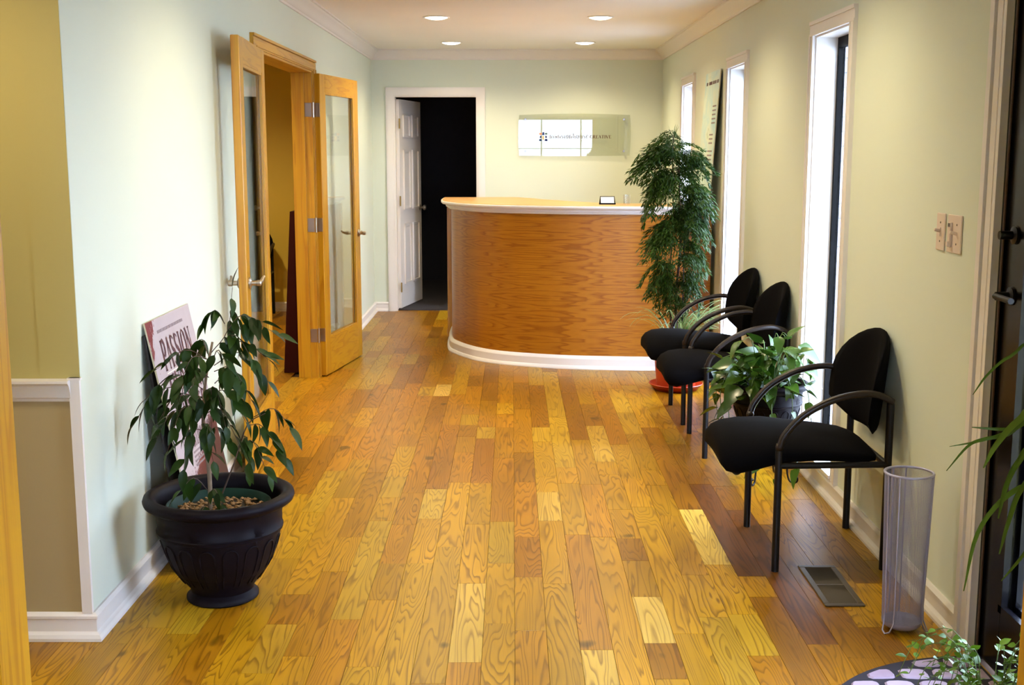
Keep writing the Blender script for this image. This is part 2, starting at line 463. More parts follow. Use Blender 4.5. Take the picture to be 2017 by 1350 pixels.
# ------------------------------------------------------------------ the setting: shell
FD0, FD1, FDZ = 6.19, 7.93, 2.02          # french door opening in the left wall
WIN = [(5.03, 5.63), (7.26, 7.81), (9.33, 9.88)]
WZ0, WZ1 = 0.10, 2.02
ED0, ED1, EDZ = 2.49, 3.415, 2.06         # entry door opening in the right wall
BD0, BD1, BDZ = -1.095, -0.321, 2.01      # doorway in the back wall
PX0, PX1, PZ = -0.943, 0.991, 2.06        # pine-cased opening

struct('wall_left', wall_x(MB(), XL - 0.12, XL, YC, YB, 0, ZC, [(FD0, FD1, 0, FDZ)]), 'wall', 'pale sage wall with the open glazed double doors', 'wall')
struct('wall_right', wall_x(MB(), XR, XR + 0.13, 2.04, YB, 0, ZC, [(ED0, ED1, 0, EDZ)] + [(a, b, WZ0, WZ1) for a, b in WIN]), 'wall', 'pale sage wall with three tall narrow windows and black entry door', 'wall')
struct('wall_back', wall_y(MB(), YB, YB + 0.12, XL - 0.12, XR + 0.13, 0, ZC, [(BD0, BD1, 0, BDZ)]), 'wall', 'pale sage end wall behind the curved reception desk', 'wall')
struct('wall_vestibule', MB().box(-3.3, XL - 0.12, YC, YC + 0.12, 0, ZC).box(XL - 0.12, XL - 0.001, YC - 0.002, YC + 0.0, 0, ZC), 'khaki', 'khaki yellow wall above white chair rail at left', 'wall')
struct('wall_vestibule_side', MB().box(-3.42, -3.3, 1.9, YC + 0.12, 0, ZC), 'khaki', 'khaki side wall of the entrance area outside the picture', 'wall')
struct('wall_opening', wall_y(MB(), YP, YP + 0.11, -3.3, XR, 0, ZC, [(PX0 - 0.02, PX1 + 0.02, 0, PZ + 0.02)]), 'khaki', 'khaki wall around the pine opening nearest the viewer', 'wall')
struct('wall_near_right', MB().box(1.9, 2.0, -2.6, YP + 0.11, 0, ZC).box(XR + 0.13, 1.9, YP, YP + 0.11, 0, ZC), 'khaki', 'khaki side wall right of the viewer', 'wall')
struct('wall_near_left', MB().box(-2.3, -2.2, -2.6, YP, 0, ZC), 'khaki', 'khaki side wall left of the viewer', 'wall')
struct('wall_near_back', wall_y(MB(), -2.7, -2.6, -2.3, 2.0, 0, ZC, [(-0.75, 1.75, 0.75, 2.2)]), 'khaki', 'khaki wall behind the viewer with a wide window', 'wall')
struct('ceiling', MB().box(-4.4, 2.1, -2.7, 14.2, ZC, ZC + 0.1), 'ceil', 'warm white ceiling with recessed lights', 'ceiling')
# side room seen through the glazed doors
struct('wall_side_room', MB().box(-4.3, XL - 0.12, YB, YB + 0.12, 0, ZC).box(-4.4, -4.3, 4.9, YB + 0.12, 0, ZC).box(-4.3, XL - 0.12, 4.8, 4.9, 0, ZC)
       .box(XL - 0.125, XL - 0.1195, 4.9, FD0 - 0.1, 0, ZC).box(XL - 0.125, XL - 0.1195, FD1 + 0.1, YB, 0, ZC), 'gold', 'golden yellow walls of the side room behind the pine doors', 'wall')
# dark room behind the end wall
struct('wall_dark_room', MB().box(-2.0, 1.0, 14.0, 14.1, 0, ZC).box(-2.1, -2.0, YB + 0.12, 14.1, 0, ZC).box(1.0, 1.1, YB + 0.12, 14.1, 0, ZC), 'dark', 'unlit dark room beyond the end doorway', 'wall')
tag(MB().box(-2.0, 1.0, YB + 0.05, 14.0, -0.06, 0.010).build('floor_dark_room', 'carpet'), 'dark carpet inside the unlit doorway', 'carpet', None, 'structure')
struct('ground', MB().box(1.53, 60, -40, 60, -0.25, -0.10).box(-40, 1.53, -60, -2.7, -0.25, -0.10), 'ground', 'pale paving outside the windows', 'ground')

# floor: dark bed, boards as pieces on it
floor = struct('floor', MB().box(-4.3, XR + 0.13, -2.6, YB + 0.06, -0.06, -0.012).box(XR + 0.13, 2.0, -2.6, YP + 0.11, -0.06, -0.012), 'sub', 'glossy golden oak plank floor with mixed brown boards', 'floor')
PW, PO = 0.0997, 0.0090
GOLD, BROWN, ORANGE, PALE, UMBER = (0.42, 0.215, 0.005), (0.27, 0.112, 0.003), (0.37, 0.162, 0.003), (0.64, 0.42, 0.080), (0.165, 0.058, 0.005)
SPECIAL = {4: [(3.51, 3.90, PALE), (5.70, 6.48, (0.47, 0.285, 0.030))], -2: [(3.37, 4.03, (0.50, 0.31, 0.045)), (5.32, 6.18, (0.30, 0.115, 0.006))],
           -4: [(4.78, 5.22, (0.49, 0.30, 0.035))], 1: [(4.75, 5.17, (0.50, 0.31, 0.045))], 2: [(3.0, 3.46, (0.50, 0.31, 0.045))],
           -6: [(3.7, 4.75, (0.43, 0.25, 0.016))], 6: [(2.9, 3.72, (0.42, 0.24, 0.016))], 8: [(4.1, 5.3, UMBER), (3.2, 3.9, BROWN)], 9: [(3.5, 4.9, UMBER)], 10: [(3.4, 4.7, BROWN)]}
def tone_for(x, y):
    r = random.random()
    c = GOLD if r < 0.60 else ORANGE if r < 0.80 else BROWN if r < 0.89 else PALE if r < 0.905 else (0.43, 0.245, 0.014)
    if y > 5.6 and x < 0.45 and r < 0.5: c = ORANGE if r < 0.3 else BROWN
    if x > 0.95 and r > 0.25: c = BROWN if r < 0.7 else ORANGE
    j = random.uniform(0.86, 1.12)
    return (c[0] * j, c[1] * j * random.uniform(0.96, 1.05), c[2] * j)
planks = []
for k in range(-40, 14):
    x0 = PO + k * PW; x1 = x0 + PW
    lo = max(x0, -4.3); hi = min(x1, XR)
    if hi - lo < 0.01: continue
    spans = []
    if x1 > XL: spans.append((0.6, YB + 0.05))
    elif x1 > -3.3: spans.append((0.6, YC)); 
    if x0 < XL - 0.0 and x0 > -4.3: spans.append((4.9 if x1 < XL - 0.1 else FD0 + 0.0, YB if x1 < XL - 0.1 else FD1))
    for ya, yb in spans:
        cuts = [(a, b, c) for a, b, c in SPECIAL.get(k, []) if ya < a and b < yb] if x1 > XL else []
        y = ya - random.uniform(0, 0.5); segs = []
        marks = sorted(cuts)
        for a, b, c in marks + [(yb, None, None)]:
            while y < a - 1e-6:
                L = random.choice((0.28, 0.36, 0.45, 0.55, 0.62, 0.75, 0.9, 1.1, 1.3)) * random.uniform(0.9, 1.1)
                e = y + L
                if a - e < 0.22: e = a
                segs.append((y, e, None)); y = e
            if b is not None: segs.append((a, b, c)); y = b
        for a, b, c in segs:
            a2, b2 = max(a, ya), min(b, yb)
            if b2 - a2 > 0.02: planks.append((lo, hi, a2, b2, c or tone_for((lo + hi) / 2, (a2 + b2) / 2)))
def proj(x, y, z):
    c, s = math.cos(PITCH), math.sin(PITCH); dz = z - EYE
    d = y * c - dz * s; return 1008.5 + F_PX * x / d, 675 - F_PX * (y * s + dz * c) / d
def size_in_view(p):
    x0, x1, y0, y1, _ = p
    y0 = max(y0, 3.15)
    if y1 <= y0: return 0
    a = proj((x0 + x1) / 2, y0, 0); b = proj((x0 + x1) / 2, y1, 0)
    u = (a[0] + b[0]) / 2
    if u < -20 or u > 2040: return 0
    if x0 > -0.40 and (y0 + y1) / 2 > 8.7: return 0           # under the desk
    if x1 < XL and 3.2 < YC < y0 and not (520 < u < 640): return 0   # behind the left wall
    w = (x1 - x0) * F_PX / ((y0 + y1) / 2)
    return w * abs(a[1] - b[1])
planks.sort(key=size_in_view, reverse=True)
unit = MB().add([(-.5, -.5, -1), (.5, -.5, -1), (.5, .5, -1), (-.5, .5, -1), (-.5, -.5, -.10), (.5, -.5, -.10), (.5, .5, -.10), (-.5, .5, -.10),
                 (-.494, -.4993, 0), (.494, -.4993, 0), (.494, .4993, 0), (-.494, .4993, 0)],
                [(3, 2, 1, 0), (0, 1, 5, 4), (1, 2, 6, 5), (2, 3, 7, 6), (3, 0, 4, 7), (4, 5, 9, 8), (5, 6, 10, 9), (6, 7, 11, 10), (7, 4, 8, 11), (8, 9, 10, 11)]).mesh('plank', 'oak')
rest = MB(); tones = []
G = 0.0005
for i, (x0, x1, y0, y1, c) in enumerate(planks):
    if i < 300:
        o = put('plank', unit, floor, ((x0 + x1) / 2, (y0 + y1) / 2, random.uniform(-0.0005, 0.0)), (0, 0, 0), (x1 - x0 - G, y1 - y0 - G, 0.013))
        o.color = (*c, 1)
    else:
        rest.box(x0 + G, x1 - G, y0 + G, y1 - G, -0.013, -0.0003); tones += [(*c, random.random())] * 8
me = rest.mesh('plank_field', 'oakfield', False, False)
at = me.color_attributes.new('tone', 'FLOAT_COLOR', 'POINT')
for i, c in enumerate(tones): at.data[i].color = c
tag(put('plank_field', me, floor), None, None, None, 'stuff')

# baseboards and crown
def bb_prof(h=0.088):
    return [(0, 0), (0.030, 0), (0.030, 0.010), (0.024, 0.020), (0.016, 0.024), (0.013, 0.028), (0.013, h - 0.022), (0.017, h - 0.018), (0.017, h - 0.010), (0.007, h), (0, h)]
def base(name, runs, label):
    mb = MB()
    for p in runs: mb.sweep(bb_prof(), p)
    return struct(name, mb, 'trim', label, 'baseboard', 30)
# 'right of travel' faces the room
base('baseboard_left', [[(XL - 0.28 - 0.5, YC - 0.002), (XL - 0.0, YC - 0.002)][::-1] and [(-3.3, YC - 0.002), (XL, YC - 0.002), (XL, FD0 - 0.10)], [(XL, FD1 + 0.10), (XL, YB), (BD0 - 0.075, YB)]], 'white baseboard along the left wall and corner')
base('baseboard_right', [[(XR, YB), (XR, ED1 + 0.115)]], 'white baseboard along the window wall')
base('baseboard_back', [[(BD1 + 0.075, YB), (XR, YB)]], 'white baseboard behind the reception desk')
base('baseboard_side_room', [[(-4.3, YB), (XL - 0.125, YB)]], 'baseboard in the golden side room')
cp = [(0, ZC - 0.092), (0.010, ZC - 0.092), (0.012, ZC - 0.080), (0.020, ZC - 0.074), (0.030, ZC - 0.058), (0.046, ZC - 0.034), (0.062, ZC - 0.022), (0.068, ZC - 0.012), (0.080, ZC - 0.010), (0.080, ZC), (0, ZC)]
struct('trim_1', MB().sweep(cp, [(-3.3, YC), (XL, YC), (XL, YB), (XR, YB), (XR, YP + 0.11)]), 'trim', 'white crown moulding around the lobby ceiling', 'crown moulding', 25)

# chair rail, corner stile and panel mould on the khaki wall
wr = thing('trim_2', (0, 0, 0), 'white chair rail and corner stile framing the tan lower wall panel', 'wainscot', kind='structure')
yk = YC - 0.002
MB().box(-3.3, XL - 0.024, yk - 0.003, yk, 0.088, 0.775).build('panel', 'tan', wr)
rail = [(0, 0.755), (0.008, 0.755), (0.010, 0.764), (0.016, 0.768), (0.018, 0.785), (0.026, 0.806), (0.036, 0.814), (0.036, 0.822), (0, 0.824)]
MB().sweep(rail, [(-3.3, yk), (XL - 0.026, yk)]).build('chair_rail', 'trim', wr, 25)
MB().box(XL - 0.030, XL + 0.0015, yk - 0.014, yk + 0.0, 0.086, 0.828).box(XL - 0.034, XL + 0.006, yk - 0.018, yk, 0.822, 0.828).build('corner_stile', 'trim', wr)

# pine cased opening nearest the viewer
pc = thing('trim_3', (0, YP, 0), 'varnished pine casing of the opening at the picture edges', 'door casing', kind='structure')
for sgn, xe in ((-1, PX0), (1, PX1)):
    a, b = sorted((xe, xe + sgn * 0.02))
    MB().box(a, b, -0.01, 0.12, 0, PZ).build('jamb', 'pine', pc)
    q0, q1 = sorted((xe + sgn * 0.006, xe + sgn * 0.070))
    for y0, y1 in ((-0.022, 0.0), (0.11, 0.132)):
        MB().cbox(q0, q1, y0, y1, 0, PZ + 0.065, 0.004).build('casing', 'pine', pc)
MB().box(PX0, PX1, -0.01, 0.12, PZ, PZ + 0.02).build('head', 'pinex', pc)

# ------------------------------------------------------------------ french doors
dj = thing('door_1', (XL, FD0, 0), 'varnished pine frame around the double glazed door opening', 'door frame', kind='structure')
W = FD1 - FD0
def casing_strip(mb, y0, y1, z0, z1, along):
    # stepped casing profile proud of the wall (local x >= 0)
    if along == 'z':
        mb.box(0, 0.014, y0, y1, z0, z1)
        m = (y1 - y0); mb.box(0.014, 0.019, y0 + 0.12 * m, y1 - 0.3 * m, z0, z1).box(0.014, 0.024, y1 - 0.2 * m, y1, z0, z1)
    else:
        mb.box(0, 0.014, y0, y1, z0, z1)
        m = (z1 - z0); mb.box(0.014, 0.019, y0, y1, z0 + 0.12 * m, z1 - 0.3 * m).box(0.014, 0.024, y0, y1, z1 - 0.2 * m, z1)
    return mb
casing_strip(MB(), -0.075, -0.008, 0, FDZ + 0.003, 'z').build('casing', 'pine', dj)
casing_strip(MB(), W + 0.008, W + 0.075, 0, FDZ + 0.003, 'z').build('casing', 'pine', dj)
casing_strip(MB(), -0.085, W + 0.085, FDZ - 0.008, FDZ + 0.062, 'y').build('head_casing', 'pineh', dj)
for y0, y1, st in ((-0.001, 0.02, 1), (W - 0.02, W + 0.001, -1)):
    MB().box(-0.128, 0.006, y0, y1, 0, FDZ).build('jamb', 'pine', dj)
    s0, s1 = (y1, y1 + 0.012) if st > 0 else (y0 - 0.012, y0)
    MB().box(-0.125, -0.045, s0, s1, 0, FDZ - 0.02).build('stop', 'pine', dj)
MB().box(-0.128, 0.006, 0.02, W - 0.02, FDZ - 0.02, FDZ).build('head_jamb', 'pineh', dj)

def lever(parent, y, z, side):
    # lever handle on local face x = side*...
    x = 0.019 * side
    h = MB().lathe([(0.027, 0), (0.027, 0.006), (0.020, 0.011), (0.011, 0.014), (0.011, 0.034), (0.014, 0.036), (0.014, 0.052), (0.010, 0.056)], 16)
    h.xf(Matrix.Translation((x, y, z)) @ Matrix.Rotation(R(90) * side, 4, 'Y'))
    o = h.build('handle', 'nickel', parent, 35)
    MB().tube([(x + side * 0.047, y, z), (x + side * 0.050, y - 0.04 * 1, z + 0.002), (x + side * 0.052, y - 0.085, z + 0.012), (x + side * 0.056, y - 0.10, z + 0.020)], [0.0095, 0.009, 0.0075, 0.006], 8).build('lever', 'nickel', o, 60)

def french_leaf(name, hinge, ang, flip, label):
    # local y runs from hinge (0) to free edge (0.855), x is thickness; flip mirrors the lever direction only
    w, h, t = 0.855, FDZ - 0.030, 0.0185
    d = thing(name, (hinge[0], hinge[1], 0.008), label, 'door', 'open glazed pine double doors', ang, 'structure')
    st, tr, br = 0.105, 0.115, 0.245
    for a, b in ((0, st), (w - st, w)):
        MB().cbox(-t, t, a, b, 0, h, 0.003).build('stile', 'pine', d)
    MB().box(-t + .0005, t - .0005, st, w - st, h - tr, h).build('rail', 'pineh', d)
    MB().box(-t + .0005, t - .0005, st, w - st, 0, br).build('rail', 'pineh', d)
    bd = 0.014
    for sx in (-1, 1):
        x0, x1 = sorted((sx * 0.004, sx * 0.0165))
        mb = MB().box(x0, x1, st, st + bd, br, h - tr).box(x0, x1, w - st - bd, w - st, br, h - tr).box(x0, x1, st + bd, w - st - bd, br, br + bd).box(x0, x1, st + bd, w - st - bd, h - tr - bd, h - tr)
        mb.build('glazing_bead', 'pine', d)
    MB().box(-0.003, 0.003, st + 0.004, w - st - 0.004, br + 0.004, h - tr - 0.004).build('pane', 'glass', d)
    lever(d, w - 0.055, 0.905, 1); lever(d, w - 0.055, 0.905, -1)
    return d
# near leaf folded back towards the viewer, far leaf folded back towards the desk
a1 = math.pi + math.atan2(0.065, 0.855)
dl = french_leaf('door_2', (XL + 0.035, FD0 - 0.012), a1, 1, 'open glazed pine door leaf beside the ficus, nearest the viewer')
a2 = math.atan2(-0.138, 0.845)
dr = french_leaf('door_3', (XL + 0.035, FD1 + 0.012), a2, -1, 'open glazed pine door leaf nearest the reception desk')
for zc in (1.765, 1.02, 0.285):
    hb = MB().cbox(-0.002, 0.042, -0.003, 0.0005, zc - 0.045, zc + 0.045, 0.0012)
    hb.xf(Matrix.Translation((-0.040, W - 0.020, 0)))
    hg = hb.build('hinge', 'nickel', dj)
    MB().tube([(0.012, W - 0.020, zc - 0.048), (0.012, W - 0.020, zc + 0.048)], 0.006, 8).build('knuckle', 'nickel', hg, 60)
    MB().cbox(-0.0185, 0.0160, -0.0035, 0.0, zc - 0.053, zc + 0.037, 0.0012).build('hinge', 'nickel', dr)

# ------------------------------------------------------------------ windows on the right wall
for i, (a, b) in enumerate(WIN):
    lab = ('tall narrow window behind the pothos, nearest the viewer', 'tall narrow window between the two chairs and teal poster', 'tall narrow window partly behind feathery tree, beyond the teal poster')[i]
    wn = thing('window_%d' % (i + 1), (XR, a, 0), lab, 'window', 'tall windows', kind='structure')
    w = b - a; cw = 0.066
    def cs(mb, y0, y1, z0, z1, vert):
        mb.box(-0.014, 0, y0, y1, z0, z1)
        if vert: mb.box(-0.019, -0.014, y0 + (0 if vert < 0 else cw * .75), y1 - (cw * .75 if vert < 0 else 0), z0, z1).box(-0.017, -0.014, y0 + (cw * .86 if vert < 0 else 0), y1 - (0 if vert < 0 else cw * .86), z0, z1)
        else: mb.box(-0.019, -0.014, y0, y1, z1 - cw * .25, z1).box(-0.017, -0.014, y0, y1, z0, z0 + cw * .14)
        return mb
    cs(MB(), -cw, 0, 0.0885, WZ1, -1).build('casing', 'trim', wn)
    cs(MB(), w, w + cw, 0.0885, WZ1, 1).build('casing', 'trim', wn)
    cs(MB(), -cw, w + cw, WZ1, WZ1 + cw, 0).build('head_casing', 'trim', wn)
    t = 0.008
    MB().box(0.0, 0.13, -0.0005, t, WZ0, WZ1).build('reveal', 'trim', wn)
    MB().box(0.0, 0.13, w - t, w + 0.0005, WZ0, WZ1).build('reveal', 'trim', wn)
    MB().box(0.0, 0.13, t, w - t, WZ1 - t, WZ1).build('reveal_head', 'trim', wn)
    MB().box(-0.022, 0.13, t, w - t, WZ0 - 0.004, WZ0 + 0.012).build('sill', 'trim', wn)
    f = 0.022
    z0, z1 = WZ0 + 0.012, WZ1 - t
    for y0, y1 in ((t, t + f), (w - t - f, w - t)):
        MB().box(0.098, 0.128, y0, y1, z0, z1).build('frame_stile', 'frame', wn)
    MB().box(0.098, 0.128, t + f, w - t - f, z1 - 0.045, z1).build('frame_head', 'frame', wn)
    MB().box(0.098, 0.128, t + f, w - t - f, z0, z0 + f).build('frame_sill', 'frame', wn)
    MB().box(0.118, 0.122, t + f, w - t - f, z0 + f, z1 - 0.045).build('pane', 'glass', wn)
    if i == 0:
        MB().cbox(0.088, 0.099, w * .42, w * .60, z1 - 0.040, z1 - 0.012, 0.002).build('latch', 'steel', wn)
# outer brick return beyond the near window
a, b = WIN[0]
br_root = thing('wall_outer_brick', (XR + 0.13, b + 0.004, 0), 'grey brick return seen through the nearest tall window', 'brick wall', kind='structure')
MB().box(0.001, 0.112, 0.012, 0.12, -0.1, 2.2).build('mortar', 'mortar', br_root)
bm = MB().cbox(0.0, 0.118, 0.0, 0.10, -0.0285, 0.0285, 0.003).mesh('brick', 'brick')
z = -0.05
k = 0
while z < 2.15:
    put('brick', bm, br_root, (0.0, random.uniform(-0.002, 0.003), z)); z += 0.0667; k += 1

w4 = thing('window_4', (0, -2.65, 0), 'wide white window behind the viewer, mirrored in the acrylic sign', 'window', None, 0.0, 'structure')
for x0, x1 in ((-0.75, -0.70), (1.70, 1.75), (0.06, 0.09), (0.875, 0.905)): MB().box(x0, x1, -0.03, 0.03, 0.75, 2.2).build('frame_stile', 'trim', w4)
for z0, z1 in ((0.75, 0.81), (2.14, 2.2), (1.545, 1.565)): MB().box(-0.69, 1.69, -0.025, 0.025, z0, z1).build('frame_rail', 'trim', w4)
MB().box(-0.69, 1.69, -0.003, 0.003, 0.81, 2.14).build('pane', 'glass', w4)

# ------------------------------------------------------------------ entry door on the right wall
ed = thing('door_4', (XR, ED0, 0), 'black glazed entry door in white casing at the right edge', 'door', kind='structure')
w = ED1 - ED0
for y0, y1, sg in ((-0.112, -0.006, -1), (w + 0.006, w + 0.112, 1)):
    mb = MB().box(-0.016, 0, y0, y1, 0, EDZ)
    if sg > 0: mb.box(-0.021, -0.016, y0, y0 + 0.02, 0, EDZ).box(-0.026, -0.016, y1 - 0.03, y1, 0, EDZ).box(-0.020, -0.016, y0 + .03, y1 - .04, 0, EDZ)
    mb.build('casing', 'trim', ed)
MB().box(-0.016, 0, -0.112, w + 0.112, EDZ, EDZ + 0.1).build('head_casing', 'trim', ed)
for y0, y1 in ((0, 0.022), (w - 0.022, w)):
    MB().box(-0.002, 0.13, y0, y1, 0, EDZ).build('jamb', 'blackdoor', ed)
MB().box(-0.002, 0.13, 0.022, w - 0.022, EDZ - 0.022, EDZ).build('head_jamb', 'blackdoor', ed)
MB().box(-0.004, 0.0, w - 0.024, w - 0.016, 0.0, EDZ).build('weather_strip', 'darkbark', ed)
leaf = MB()
y0, y1, st = 0.024, w - 0.024, 0.125
for q0, q1 in ((y0, y0 + st), (y1 - st, y1)): MB().cbox(0.006, 0.05, q0, q1, 0.01, EDZ - 0.024, 0.003).build('stile', 'blackdoor', ed)
MB().box(0.006, 0.05, y0 + st, y1 - st, 0.01, 0.20).build('rail', 'blackdoor', ed)
MB().box(0.006, 0.05, y0 + st, y1 - st, EDZ - 0.16, EDZ - 0.024).build('rail', 'blackdoor', ed)
g0, g1, gz0, gz1 = y0 + st, y1 - st, 0.20, EDZ - 0.16
for sx in ((-0.002, 0.016), (0.040, 0.058)):
    MB().box(*sx, g0, g0 + 0.022, gz0, gz1).box(*sx, g1 - 0.022, g1, gz0, gz1).box(*sx, g0, g1, gz0, gz0 + 0.022).box(*sx, g0, g1, gz1 - 0.022, gz1).build('glazing_bead', 'blackdoor', ed)
MB().box(0.026, 0.030, g0, g1, gz0, gz1).build('pane', 'glass', ed)
for zz, nm in ((1.27, 'deadbolt'), (1.10, 'handle')):
    hb = MB().lathe([(0.026, 0), (0.026, 0.006), (0.012, 0.010), (0.012, 0.045)], 14); hb.xf(Matrix.Translation((0.006, y1 - 0.06, zz)) @ Matrix.Rotation(R(-90), 4, 'Y'))
    ho = hb.build(nm, 'blackmetal', ed, 40)
    if nm == 'handle': MB().tube([(-0.04, y1 - 0.06, zz), (-0.045, y1 - 0.18, zz)], 0.009, 8).build('lever', 'blackmetal', ho, 50)

# ------------------------------------------------------------------ doorway and six-panel door in the back wall
dk = thing('door_5', (0, YB, 0), 'white casing around the dark doorway in the end wall', 'door frame', kind='structure')
cw = 0.072
def cas2(x0, x1, z0, z1): return MB().box(x0, x1, -0.015, 0, z0, z1).box(x0 + 0.012, x1 - 0.012, -0.019, -0.015, z0, z1)
cas2(BD0 - cw, BD0 - 0.004, 0, BDZ).build('casing', 'trim', dk); cas2(BD1 + 0.004, BD1 + cw, 0, BDZ).build('casing', 'trim', dk)
MB().box(BD0 - cw, BD1 + cw, -0.015, 0, BDZ, BDZ + cw).box(BD0 - cw, BD1 + cw, -0.019, -0.015, BDZ + 0.012, BDZ + cw - 0.012).build('head_casing', 'trim', dk)
for x0, x1 in ((BD0 - 0.004, BD0 + 0.012), (BD1 - 0.012, BD1 + 0.004)): MB().box(x0, x1, -0.002, 0.122, 0, BDZ).build('jamb', 'trim', dk)
MB().box(BD0 + 0.012, BD1 - 0.012, -0.002, 0.122, BDZ - 0.014, BDZ + 0.002).build('head_jamb', 'trim', dk)
HX, HY = BD0 + 0.022, YB + 0.10
ang = math.atan2(0.755, 0.150)
d6 = thing('door_6', (HX, HY, 0.015), 'white six-panel door standing open into the dark room', 'door', None, ang, 'structure')
dw, dh, t = 0.745, 1.965, 0.0175
MB().cbox(0, dw, -t, t, 0, dh, 0.002).build('leaf', 'trim', d6)
for (c0, c1) in ((0.115, 0.335), (0.410, 0.630)):
    for (z0, z1) in ((0.22, 0.80), (0.93, 1.50), (1.615, 1.83)):
        for s in (-1, 1):
            ya, yb = sorted((s * t, s * (t + 0.014)))
            mb = MB().box(c0, c0 + 0.016, ya, yb, z0, z1).box(c1 - 0.016, c1, ya, yb, z0, z1).box(c0, c1, ya, yb, z0, z0 + 0.016).box(c0, c1, ya, yb, z1 - 0.016, z1)
            p = mb.build('panel', 'trim', d6)
            yc, yd = sorted((s * t, s * (t + 0.006)))
            MB().cbox(c0 + 0.034, c1 - 0.034, yc, yd, z0 + 0.034, z1 - 0.034, 0.002).build('panel_field', 'trim', p)
for s in (-1, 1):
    kb = MB().lathe([(0.030, 0), (0.030, 0.005), (0.011, 0.010), (0.011, 0.030), (0.025, 0.040), (0.028, 0.052), (0.020, 0.064), (0.0, 0.066)], 14)
    kb.xf(Matrix.Translation((dw - 0.06, s * t, 0.93)) @ Matrix.Rotation(R(-90) * s, 4, 'X')); kb.build('knob', 'nickel', d6, 40)
for zc in (1.74, 1.02, 0.20):
    MB().cbox(-0.016, 0.022, -t - 0.0035, -t - 0.0002, zc - 0.045, zc + 0.045, 0.001).tube([(-0.004, -t - 0.004, zc - 0.047), (-0.004, -t - 0.004, zc + 0.047)], 0.006, 8).build('hinge', 'brass', d6)

# ------------------------------------------------------------------ recessed lights
def downlight(x, y, label, group, w):
    t = thing('recessed_light', (x, y, ZC), label, 'ceiling light', group)
    MB().lathe([(0.078, -0.001), (0.092, -0.001), (0.094, -0.004), (0.090, -0.008), (0.078, -0.006)], 32, close=True).build('trim_ring', 'trim', t, 40)
    MB().lathe([(0.0, -0.020), (0.030, -0.0185), (0.055, -0.014), (0.072, -0.007), (0.078, -0.0030), (0.078, -0.001), (0.0, -0.001)], 32).build('lens', 'lens', t, 40)
    ld = bpy.data.lights.new('lamp', 'SPOT'); ld.energy = w; ld.color = LAMP_COL
    ld.spot_size = R(150); ld.spot_blend = 0.75; ld.shadow_soft_size = 0.05
    lo = bpy.data.objects.new('lamp', ld); COL.objects.link(lo); lo.parent = t; lo.location = (0, 0, -0.03)
    return t
LG = 'recessed ceiling lights'
downlight(-0.524, 8.57, 'round recessed ceiling light, left of the nearer visible pair', LG, LAMP_W)
downlight(0.613, 8.57, 'round recessed ceiling light, right of the nearer visible pair', LG, LAMP_W)
downlight(-0.519, 10.53, 'round recessed ceiling light, left of the pair by the end wall', LG, LAMP_W)
downlight(0.621, 10.53, 'round recessed ceiling light, right of the pair by the end wall', LG, LAMP_W)
downlight(-0.522, 6.61, 'round recessed ceiling light in front of the pine doors, above the view', LG, LAMP_W)
downlight(0.617, 6.61, 'round recessed ceiling light over the far two chairs, above the view', LG, LAMP_W)
downlight(-0.522, 4.65, 'round recessed ceiling light over the ficus, above the view', LG, LAMP_W)
downlight(0.617, 4.65, 'round recessed ceiling light over the near chair, above the view', LG, LAMP_W)
downlight(-1.75, 2.85, 'round recessed ceiling light before the khaki wall, outside the view', LG, LAMP_W)
downlight(-2.6, 9.6, 'round recessed ceiling light inside the golden side room', LG, LAMP_W * 2.2)
downlight(-2.3, 7.2, 'round recessed ceiling light inside the side room by the doors', LG, LAMP_W * 2.2)
downlight(0.0, 0.6, 'round recessed ceiling light over the viewer', LG, LAMP_W)

# ------------------------------------------------------------------ reception desk
dk_pts = [(-0.498, 9.74), (-0.495, 9.40), (-0.470, 9.05), (-0.413, 8.87), (-0.33, 8.70), (-0.215, 8.54), (-0.03, 8.395), (0.325, 8.255), (0.675, 8.197), (0.99, 8.176), (1.36, 8.172)]
curve = [(p.x, p.y) for p in catmull([(x, y, 0) for x, y in dk_pts], 6)]
inner_pts = [(1.36, 8.53), (0.98, 8.535), (0.69, 8.60), (0.455, 8.92), (0.25, 9.30), (0.05, 9.74)]
inner = [(p.x, p.y) for p in catmull([(x, y, 0) for x, y in inner_pts], 4)]
def offset(path, d):
    out = []
    for i, p in enumerate(path):
        a = Vector(path[max(i - 1, 0)]); b = Vector(path[min(i + 1, len(path) - 1)]); t = (b - a).normalized()
        out.append((p[0] + t.y * d, p[1] - t.x * d))
    return out
# travelling from the left end to the right wall, 'right of travel' points out of the desk
desk = thing('reception_desk', (0.45, 8.9, 0), 'curved oak reception desk with white moulded top edge and white plinth', 'desk')
sh = Matrix.Translation((-0.45, -8.9, 0))
face = offset(curve, -0.022)
mb = MB(); uvs = []
acc = 0.0; arc = [0.0]
for i in range(1, len(face)): acc += (Vector(face[i]) - Vector(face[i - 1])).length; arc.append(acc)
for (x, y) in face: mb.v += [(x, y, 0.08), (x, y, 1.08)]
for i in range(len(face) - 1): mb.f.append((2 * i, 2 * i + 2, 2 * i + 3, 2 * i + 1))
back = offset(face, -0.02)
n0 = len(mb.v)
for (x, y) in back: mb.v += [(x, y, 0.08), (x, y, 1.08)]
for i in range(len(face) - 1): mb.f.append((n0 + 2 * i, n0 + 2 * i + 1, n0 + 2 * i + 3, n0 + 2 * i + 2))
L = len(face) - 1
mb.f += [(0, 1, n0 + 1, n0), (2 * L, n0 + 2 * L, n0 + 2 * L + 1, 2 * L + 1)]
mb.xf(sh)
me = mb.mesh('front_panel', 'desk', 40)
uvl = me.uv_layers.new(name='UVMap')
